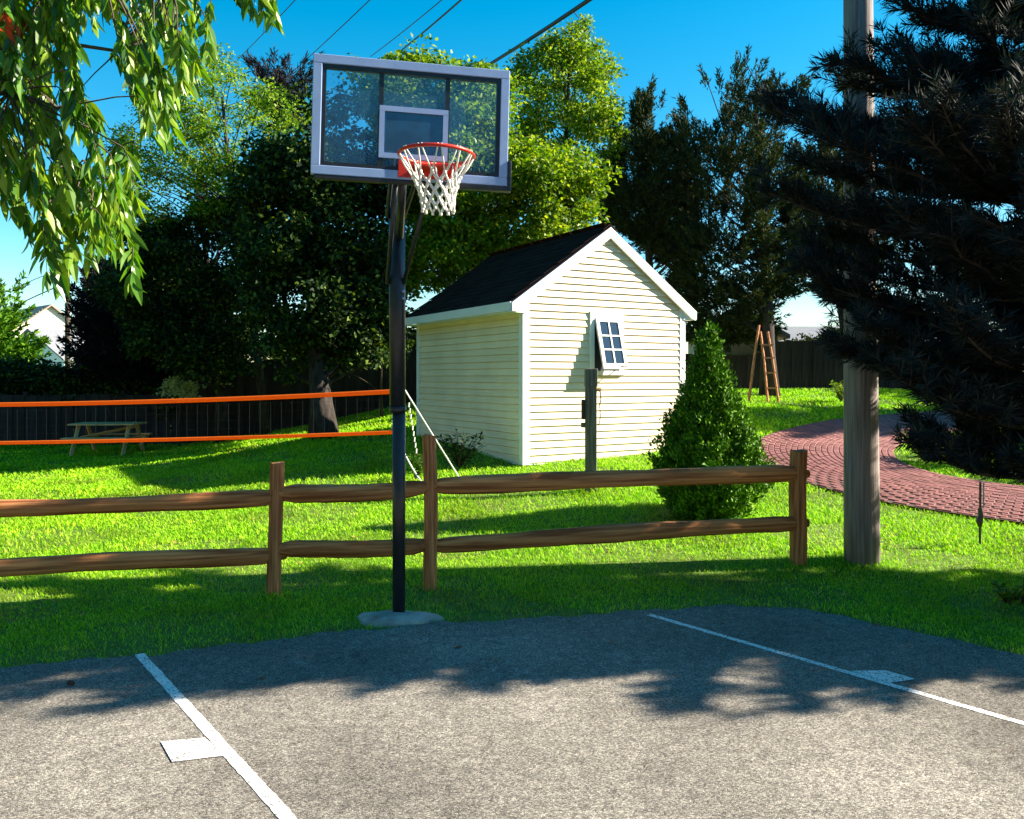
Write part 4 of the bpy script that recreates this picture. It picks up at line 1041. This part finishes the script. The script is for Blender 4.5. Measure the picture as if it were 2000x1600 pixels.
# solid inner body added so that no light passes straight through
mb = MB(); vs = []; K = 14
for (zz, rr) in prof:
    for k in range(K):
        tt = 2 * math.pi * k / K; vs.append((math.cos(tt) * rr * .74, math.sin(tt) * rr * .74, zz * .96 + .03))
mb.add(vs, [(i * K + k, i * K + (k + 1) % K, (i + 1) * K + (k + 1) % K, (i + 1) * K + k) for i in range(len(prof) - 1) for k in range(K)])
mb.build('inner_body', M['trunk_dark'], sp)

# ---- the near pine at right
PB = Vector((4.02, 6.2, 0)); PB.z = gzf(PB.x, PB.y)
pine = thing('pine_tree', 'big dark pine at the right edge partly covering the utility pole', 'tree', PB)
mb = MB(); PH = 5.5
mb.tube([(0.05 * math.sin(i), .04 * math.cos(i * 1.3), PH * i / 10) for i in range(11)], [.13 - .0112 * i for i in range(11)], 9)
tips = []; prof_p = [(1.0, .85), (1.35, 1.2), (2.1, 1.55), (2.7, 1.8), (3.2, 1.85), (3.6, 1.6), (4.0, 1.0), (4.5, .6), (5.1, .42), (5.6, .12)]
def prad(z): return float(np.interp(z, [p[0] for p in prof_p], [p[1] for p in prof_p]))
z = 1.15
while z < 5.4:
    nbk = random.randint(6, 8); a0 = random.uniform(0, 6.28)
    for k in range(nbk):
        a = a0 + 2 * math.pi * k / nbk + random.uniform(-.3, .3); L = prad(z) * random.uniform(.7, 1.15)
        if math.sin(a) < 0: L *= .92                     # side towards the court is thinner
        L *= (1 + .34 * max(0, -math.cos(a))) * (1 - .28 * abs(math.sin(a))); L = min(L, 2.0 - .25 * max(0, z - 3.3)); zz = z + random.uniform(-.16, .16); dirv = Vector((math.cos(a), math.sin(a), 0)); pts = []
        for i in range(7):
            t = i / 6; pts.append(dirv * L * t + Vector((0, 0, zz + .10 * L * t - .22 * L * t * (1 - t) + .12 * L * t * t)) + Vector((random.uniform(-1, 1), random.uniform(-1, 1), 0)) * .02 * i / 3)
        mb.tube(pts, [.026 * (1 - .8 * i / 6) for i in range(7)], 5, False)
        ntw = int(9 + L * 31)
        for j in range(ntw):
            t = .22 + .78 * (j + random.random()) / ntw; f = t * 6; i = min(5, int(f)); p = pts[i].lerp(pts[i + 1], f - i)
            sd = Vector((-dirv.y, dirv.x, 0)) * random.uniform(-1, 1)
            dv = (dirv * random.uniform(.2, .9) + sd * 1.0 + Vector((0, 0, random.uniform(-.05, .85)))).normalized()
            ln = random.uniform(.14, .34) * (1.1 - .3 * t); q = p + dv * ln + Vector((0, 0, .05))
            tips.append((p, q))
    z += random.uniform(.17, .22)
tips.append((Vector((0, 0, 5.2)), Vector((0, 0, 5.75))))
for (p, q) in tips: mb.tube([p, q], [.007, .003], 4, False)
mb.build('trunk', M['trunk_dark'], pine, True)
A = np.array([t[0] for t in tips]); B = np.array([t[1] for t in tips]); per = 56; n = len(tips) * per
aa = np.repeat(A, per, 0); bb = np.repeat(B, per, 0); dd = unit(bb - aa); t = RNG.random((n, 1)) ** .8
P = aa + (bb - aa) * t; rad = unit(np.cross(dd, RNG.normal(0, 1, (n, 3))))
D = unit(dd * RNG.uniform(.45, 1.1, (n, 1)) + rad * .9)
V, F = leaves_mesh(P, D, rad + .2 * RNG.normal(0, 1, (n, 3)), .105 * RNG.uniform(.6, 1.25, n), .010 * RNG.uniform(.8, 1.3, n))
link('crown', mesh_np('crown', V, F), M['leaf_pine'], pine)

def pine_copy(loc, rz, sc, label):
    o = pine.copy(); COL.objects.link(o); o.location = (loc[0], loc[1], gzf(*loc)); o.rotation_euler = (0, 0, rz); o.scale = (sc, sc, sc)
    o['label'] = label
    for ch in pine.children:
        c_ = ch.copy(); COL.objects.link(c_); c_.parent = o
pine_copy((7.1, 6.4), 3.1, 1.0, 'second pine standing just past the right edge beside the path')
pine_copy((12.6, 16.4), 4.0, 1.15, 'pine beyond the curve of the brick path outside the right edge')
# ---- foreground tree with drooping leaves, trunk outside the frame at left
FB = Vector((-5.6, 5.6, 0.0)); FB.z = gzf(FB.x, FB.y)
ft = thing('walnut_tree', 'near tree with long drooping sunlit leaves hanging into the upper left', 'tree', FB)
mb = MB(); tp_ = [FB * 0 + Vector((.15 * t, -.1 * t, 6.2 * t)) for t in np.linspace(0, 1, 8)]
mb.tube(tp_, [.19 - .015 * i for i in range(8)], 10)
region = [(-120, -60), (400, -60), (412, 120), (345, 210), (330, 290), (262, 330), (275, 500), (262, 560), (225, 470), (190, 500), (150, 500), (110, 585), (80, 540), (50, 470), (20, 410), (-120, 370)]
hole = [(155, 110), (200, 88), (240, 95), (262, 160), (235, 205), (185, 170)]
hole2 = [(200, 250), (262, 235), (330, 230), (330, 330), (255, 400), (190, 330)]
twig_n = 0; leafP = []; leafD = []
main = []
for (ex2, ey2, eY) in ((60, -20, 4.9), (330, -40, 4.6), (230, 100, 5.1), (110, 210, 4.8), (20, 180, 4.5), (200, -70, 4.3), (510, -30, 4.5), (160, 330, 5.0)):
    q = at(ex2, ey2, eY) - FB
    st = tp_[4 + random.randint(0, 2)]; pts = limb(mb, st, q, .035, .010, .25, 8, 6); main += pts[2:]
count = 0
tw = []
while count < 310:
    u = random.uniform(-120, 415); v = random.uniform(-60, 585)
    if not inpoly(region, np.array([u]), np.array([v]))[0]: continue
    if any(inpoly(hole, np.array([u + du]), np.array([v - dv_]))[0] for du, dv_ in ((0, 0), (-10, 50), (-20, 100), (0, -40))): continue
    if inpoly(hole2, np.array([u]), np.array([v]))[0] and random.random() < .8: continue
    e = at(u, v, random.uniform(4.2, 5.5)) - FB; count += 1; tw.append(e)
for (u, v) in ((470, -5), (490, 10), (515, 20), (540, 38), (455, -20), (30, 30), (12, 55)): tw.append(at(u, v, 4.6) - FB)
for e in tw:
    s0 = e + Vector((random.uniform(-.16, .02), random.uniform(-.1, .1), random.uniform(.16, .34)))
    near = min(main, key=lambda p: (p - s0).length)
    if (near - s0).length < .9: limb(mb, near, s0, .006, .0035, .12, 3, 4)
    dv = e - s0; N = 7; pts = [s0 + dv * (i / N) + Vector((0, 0, .05 * (4 * (i / N) * (1 - i / N)))) for i in range(N + 1)]
    mb.tube(pts, [.0035 - .0003 * i for i in range(N + 1)], 4, False)
    for i in range(1, N + 1):
        for sgn in (-1, 1):
            ax_ = Vector((-dv.y, dv.x, 0)); ax_ = ax_.normalized() if ax_.length > 1e-3 else Vector((1, 0, 0))
            d = (dv.normalized() * .55 + ax_ * sgn * random.uniform(.25, .75) + Vector((random.uniform(-.25, .25), random.uniform(-.3, .3), random.uniform(-1.0, -.35)))).normalized()
            leafP.append(pts[i]); leafD.append(d)
    leafP.append(pts[-1]); leafD.append((dv.normalized() + Vector((0, 0, -.5))).normalized())
mb.build('trunk', M['trunk'], ft, True)
# leaf shapes (lanceolate, folded and curling)
def leaf_shape(L, W, curl, fold):
    st = [(0, .04), (.12, .5), (.32, 1.0), (.55, .92), (.78, .55), (1.0, .03)]; vs = []
    for (t, w_) in st:
        y = L * t; zc = -curl * L * t * t
        vs += [(-W / 2 * w_, y, zc + fold * W / 2 * w_), (0, y, zc), (W / 2 * w_, y, zc + fold * W / 2 * w_)]
    fs = []
    for i in range(len(st) - 1):
        a = 3 * i; fs += [(a, a + 1, a + 4, a + 3), (a + 1, a + 2, a + 5, a + 4)]
    return vs, fs
shapes = [leaf_shape(.145, .042, .12, .35), leaf_shape(.125, .038, .25, .45), leaf_shape(.16, .044, .05, .25), leaf_shape(.11, .040, .3, .2)]
shape_me = []
for k, (vs, fs) in enumerate(shapes):
    row = []
    for mn in ('leaf_a', 'leaf_b', 'leaf_c'):
        me = bpy.data.meshes.new('leaf'); me.from_pydata(vs, [], fs); row.append(me)
    shape_me.append(row)
M['leaf_a'] = leaf_mat('near_leaf_dark', [(.03, .10, .006), (.035, .115, .008)], .4, .35, .5)
M['leaf_b'] = leaf_mat('near_leaf_mid', [(.07, .20, .008), (.09, .23, .008)], .4, .35, .5)
M['leaf_c'] = leaf_mat('near_leaf_light', [(.20, .34, .02), (.28, .40, .04)], .4, .35, .5)
for row in shape_me:
    for me, mn in zip(row, ('leaf_a', 'leaf_b', 'leaf_c')): me.materials.append(M[mn])
red_me = bpy.data.meshes.new('leaf'); red_me.from_pydata(shapes[3][0], [], shapes[3][1]); red_me.materials.append(M['leaf_red'])
def leaf_matrix(p, d):
    nrm = Vector((random.gauss(0, .55), random.gauss(-.2, .55), .6)); x = d.cross(nrm).normalized(); zz = x.cross(d).normalized(); s = random.uniform(.55, 1.2)
    return Matrix.Translation(p) @ Matrix(((x.x, d.x, zz.x, 0), (x.y, d.y, zz.y, 0), (x.z, d.z, zz.z, 0), (0, 0, 0, 1))) @ Matrix.Diagonal((s, s, s, 1))
order = sorted(range(len(leafP)), key=lambda i: (leafP[i] + FB).y)
vis = [i for i in order if -30 < 1000 + FPX * (leafP[i] + FB).x / (leafP[i] + FB).y and (HOR - FPX * ((leafP[i] + FB).z - CAM_H) / (leafP[i] + FB).y) > -10]
pick = set(vis[:300]); rest = MB()
for i in range(len(leafP)):
    mt = leaf_matrix(leafP[i], leafD[i]); w_ = leafP[i] + FB; u = 1000 + FPX * w_.x / w_.y; v = HOR - FPX * (w_.z - CAM_H) / w_.y
    red = u < 50 and 15 < v < 70 and random.random() < .5
    k = random.randrange(4)
    if i in pick or red:
        o = link('leaf', red_me if red else shape_me[k][random.choices((0, 1, 2), (.3, .45, .25))[0]], None, ft); o.matrix_local = mt
    else:
        vs, fs = shapes[k]; rest.add([mt @ Vector(q) for q in vs], fs)
o = rest.build('leaves', M['leaf_near'], ft); o['kind'] = 'stuff'

# ================================================================== SMALL PLANTS, ROCKS, LITTER
def leafy_plant(name, label, cat_, base, hgt, spread, nst, leafL, leafW, mt, group=None):
    root = thing(name, label, cat_, base, 0, group); mb = MB(); P = []; D = []
    for s in range(nst):
        a = random.uniform(0, 6.28); l = random.uniform(.2, 1) * spread; h = hgt * random.uniform(.55, 1.05)
        q = Vector((math.cos(a) * l, math.sin(a) * l, h)); pts = [Vector((0, 0, 0)).lerp(q, t) + Vector((0, 0, .12 * h * math.sin(t * 3))) for t in (0, .35, .7, 1)]
        mb.tube(pts, [.006, .005, .004, .002], 4, False)
        for j in range(12):
            t = random.uniform(.2, 1.0); f = t * 3; i = min(2, int(f)); p = pts[i].lerp(pts[i + 1], f - i); P.append(p)
            D.append(Vector((random.gauss(0, 1), random.gauss(0, 1), random.uniform(-.2, .7))))
    mb.build('stem', M['trunk'], root)
    P = np.array(P); D = np.array(D); n = len(P)
    V, F = leaves_mesh(P, D, unit(RNG.normal(0, .6, (n, 3)) + np.array([0, 0, 1.])), leafL * RNG.uniform(.6, 1.3, n), leafW * RNG.uniform(.7, 1.2, n))
    link('foliage', mesh_np('foliage', V, F), M[mt], root); return root
leafy_plant('weed_clump', 'dark weeds growing along the shaded side of the shed', 'weeds', Vector((-.75, 11.55, gzf(-.75, 11.55))), .5, .4, 26, .10, .03, 'leaf_dark')
leafy_plant('weed_clump', 'small green weed tuft right behind the hoop pole', 'weeds', Vector((-1.28, 10.9, gzf(-1.28, 10.9))), .38, .18, 16, .08, .03, 'leaf_shrub')
leafy_plant('leafy_shrub', 'low bright green bush on the grass patch by the brick path', 'shrub', Vector((6.0, 11.9, gzf(6.0, 11.9))), .42, .45, 44, .09, .04, 'leaf_bright')
leafy_plant('leafy_shrub', 'small bright leafy shoot under the pine at right', 'shrub', Vector((6.5, 11.5, gzf(6.5, 11.5))), .52, .27, 28, .11, .05, 'leaf_bright')
leafy_plant('leafy_shrub', 'tiny round bush by the far lawn left of the utility pole', 'shrub', Vector((7.35, 18.3, gzf(7.35, 18.3))), .5, .25, 24, .09, .05, 'leaf_bright')
leafy_plant('yellow_plant', 'yellow green low plant at the right picture edge', 'plant', Vector((3.78, 6.25, gzf(3.78, 6.25))), .16, .14, 14, .06, .03, 'leaf_bright')
leafy_plant('weed_clump', 'dark ragged weeds at the foot of the cone shaped shrub', 'weeds', Vector((1.75, 8.55, gzf(1.75, 8.55))), .16, .22, 12, .06, .02, 'leaf_shrub')

def rock(loc, s, label):
    mb = MB(); vs = []; rr = random.Random(loc[0] * 100); N = 10; K = 7
    for i in range(K):
        ph = -math.pi / 2 + math.pi * i / (K - 1)
        for k in range(N):
            t = 2 * math.pi * k / N; j = 1 + .16 * math.sin(t * 3 + i) + rr.uniform(-.09, .09)
            vs.append((math.cos(ph) * math.cos(t) * s[0] * j, math.cos(ph) * math.sin(t) * s[1] * j, math.sin(ph) * s[2] * j))
    mb.add(vs, [(i * N + k, i * N + (k + 1) % N, (i + 1) * N + (k + 1) % N, (i + 1) * N + k) for i in range(K - 1) for k in range(N)])
    o = mb.build('edging_rock', M['rock'], None, True); o.location = (loc[0], loc[1], gzf(*loc) + s[2] * .45); tag(o, label, 'rock', 'edging rocks under the pine'); return o
rock((6.72, 10.55), (.24, .16, .12), 'long grey rock at the right edge beside the brick path')
rock((6.6, 10.95), (.17, .13, .10), 'rounded grey rock just behind the other edging rocks')

sb = at(1914, 1030, 7.9); sb.z = gzf(sb.x, sb.y)
stk = thing('garden_stake', 'thin dark garden stake standing at the edge of the brick path', 'stake', sb)
m = MB(); m.tube([(0, 0, -.05), (.004, 0, .62)], .011, 6); m.build('rod', M['cable'], stk)
m = MB(); m.tube([(0, 0, .19), (-.006, 0, .24), (.008, 0, .30), (0, 0, .37)], [.018, .034, .026, .018], 7); m.build('sleeve', M['black_metal'], stk)
m = MB(); m.tube([(.035, 0, .38), (.035, 0, .62)], .007, 5); m.build('side_wire', M['frame_grey'], stk)

lf_v, lf_f = leaf_shape(.075, .05, .2, .3)
lf_me = bpy.data.meshes.new('fallen_leaf'); lf_me.from_pydata(lf_v, [], lf_f); lf_me.materials.append(M['leaf_dry'])
for (u, v) in ((440, 1257), (905, 1270), (1405, 1224), (520, 1330), (1240, 1195), (962, 1296), (1115, 1178), (1190, 1262), (1706, 1224), (300, 1240)):
    x, y = g2(u, v); o = link('fallen_leaf', lf_me); o.location = (x, y, .024 if y < float(edge_y(x)) else .05); o.rotation_euler = (random.uniform(-.2, .2), random.uniform(-.2, .2), random.uniform(0, 6)); s = random.uniform(.5, .9); o.scale = (s, s, s)
    tag(o, 'small dry brown leaf lying flat near the court edge', 'leaf', 'fallen leaves by the court edge')
x, y = g2(138, 1346); m = MB(); m.tube([(-.02, 0, .012), (-.008, .004, .02), (.008, 0, .02), (.022, .003, .01)], [.006, .014, .013, .004], 7)
o = m.build('pine_cone', M['trunk_dark'], None, True); o.location = (x, y, .016); tag(o, 'small dark pine cone lying on the shaded asphalt at left', 'pine cone')

# ================================================================== UNSEEN TREES ADDED ROUND THE LOT to cut the sky light
def sky_block_tree():
    root = thing('sky_block_tree', 'tall leafy tree, unseen, added in a belt beside and behind the court', 'tree', (0, 0, 0), 0, 'unseen trees added around the lot to cut the sky light')
    mb = MB(); mb.tube([(.05 * math.sin(i), .05 * math.cos(i), i * .7) for i in range(10)], [.26 - .022 * i for i in range(10)], 9)
    n = 260; q = unit(RNG.normal(0, 1, (n, 3))) * (RNG.random((n, 1)) ** .4) * np.array([3.6, 3.6, 4.6]) + np.array([0, 0, 6.2])
    for k in range(24): limb(mb, (0, 0, 2.2 + 4 * random.random()), q[k], .06, .015, .15)
    mb.build('trunk', M['trunk'], root, True)
    per = 42; cc = np.repeat(q, per, 0); m = len(cc); off = unit(RNG.normal(0, 1, (m, 3))) * RNG.random((m, 1)) ** .6 * .75
    V, F = leaves_mesh(cc + off, unit(off + RNG.normal(0, .4, (m, 3))), unit(RNG.normal(0, .8, (m, 3)) + np.array([0, 0, 1.])), .30 * RNG.uniform(.7, 1.3, m), .22)
    link('crown', mesh_np('crown', V, F), M['leaf_dark'], root)
    return root
proto = sky_block_tree()
spots = [(25.5, -7), (26, 0), (25.5, 7), (26.5, 14), (26, 21), (27, 28), (-17, 13), (-16.5, 6.5), (-16, 0), (-15, -6.5), (-11, -11.5), (-5, -13.5), (1.5, -14), (8, -13.5), (14, -12), (-20, 19)]
for i, (x, y) in enumerate(spots):
    o = proto
    if i:
        o = proto.copy(); COL.objects.link(o)
        for ch in proto.children:
            c_ = ch.copy(); COL.objects.link(c_); c_.parent = o
    nth = ('nearest', 'second', 'third', 'fourth', 'fifth', 'sixth')
    if x > 20: side, row = 'in the row far right of the court', [q for q in spots if q[0] > 20]
    elif y < -8: side, row = 'in the row behind the camera', [q for q in spots if q[1] < -8]
    else: side, row = 'in the row far left of the court', [q for q in spots if q[0] < -14 and q[1] >= -8]
    o['label'] = 'unseen added leafy tree, %s from the %s end, %s' % (nth[row.index((x, y))].replace('nearest', 'first'), 'left' if 'camera' in side else 'near', side) if 'left of' not in side else 'unseen added leafy tree, %s from the far end, %s' % (nth[row.index((x, y))].replace('nearest', 'first'), side)
    o.location = (x, y, gzf(x, y)); o.rotation_euler = (0, 0, i * 1.3); o.scale = (1, 1, .9 + .05 * (i % 4))

# ---- grit along the crumbling asphalt edge and dry needles blown over the court
n = 2600; x = RNG.uniform(-4.5, 4.5, n); y = edge_y(x) + RNG.normal(-.04, .10, n) - (RNG.random(n) < .18) * RNG.random(n) ** 2 * 1.6
z = np.where(y < edge_y(x), .016, .004); r = RNG.uniform(.002, .007, n)
t4 = np.array([[1, 0, -.3], [-.5, .87, -.3], [-.5, -.87, -.3], [0, 0, .9]]); ang_ = RNG.uniform(0, 6.28, n); ca, sa = np.cos(ang_), np.sin(ang_)
V = np.empty((n, 4, 3))
V[:, :, 0] = x[:, None] + (ca[:, None] * t4[:, 0] - sa[:, None] * t4[:, 1]) * r[:, None] * 1.3
V[:, :, 1] = y[:, None] + (sa[:, None] * t4[:, 0] + ca[:, None] * t4[:, 1]) * r[:, None]
V[:, :, 2] = z[:, None] + (t4[:, 2] + .3) * r[:, None]
F = (np.arange(n)[:, None, None] * 4 + np.array([[0, 1, 3], [1, 2, 3], [2, 0, 3]])).reshape(-1, 3)
M['grit'] = leaf_mat('grit', [(.06, .055, .05), (.16, .15, .13), (.30, .27, .23)], trans=0.0, rough=.9)
o = link('grit', mesh_np('grit', V.reshape(-1, 3), F), M['grit']); tag(o, 'loose grit scattered along the asphalt edge', 'gravel', kind='stuff')
n = 1500; x = RNG.uniform(-4.5, 4.5, n); y = edge_y(x) - RNG.random(n) ** 2.2 * 2.4 + .08
P = np.stack([x, y, np.full(n, .0185)], 1); a = RNG.uniform(0, 6.28, n)
V, F = leaves_mesh(P, np.stack([np.cos(a), np.sin(a), 0 * a], 1), np.tile([0, 0, 1.], (n, 1)), RNG.uniform(.03, .08, n), .0028)
M['dry_needle'] = leaf_mat('dry_needle', [(.10, .05, .025), (.20, .11, .05)], trans=.1)
o = link('dry_needles', mesh_np('dry_needles', V, F), M['dry_needle']); tag(o, 'dry brown pine needles scattered over the court edge', 'needles', kind='stuff')

n = 420; x = RNG.uniform(-5, 6, n); y = RNG.uniform(5.2, 13, n); k = (y > edge_y(x) + .05); x = x[k]; y = y[k]; n = len(x); a = RNG.uniform(0, 6.28, n)
P = np.stack([x, y, gz(x, y) + RNG.uniform(.02, .045, n)], 1)
V, F = leaves_mesh(P, np.stack([np.cos(a), np.sin(a), RNG.normal(0, .25, n)], 1), unit(RNG.normal(0, .35, (n, 3)) + np.array([0, 0, 1.])), RNG.uniform(.025, .06, n), RNG.uniform(.015, .035, n))
M['litter'] = leaf_mat('leaf_litter', [(.20, .11, .04), (.34, .22, .07), (.45, .36, .10)], trans=.2)
o = link('leaf_litter', mesh_np('leaf_litter', V, F), M['litter']); tag(o, 'scattered dry leaf bits lying in the lawn', 'litter', kind='stuff')
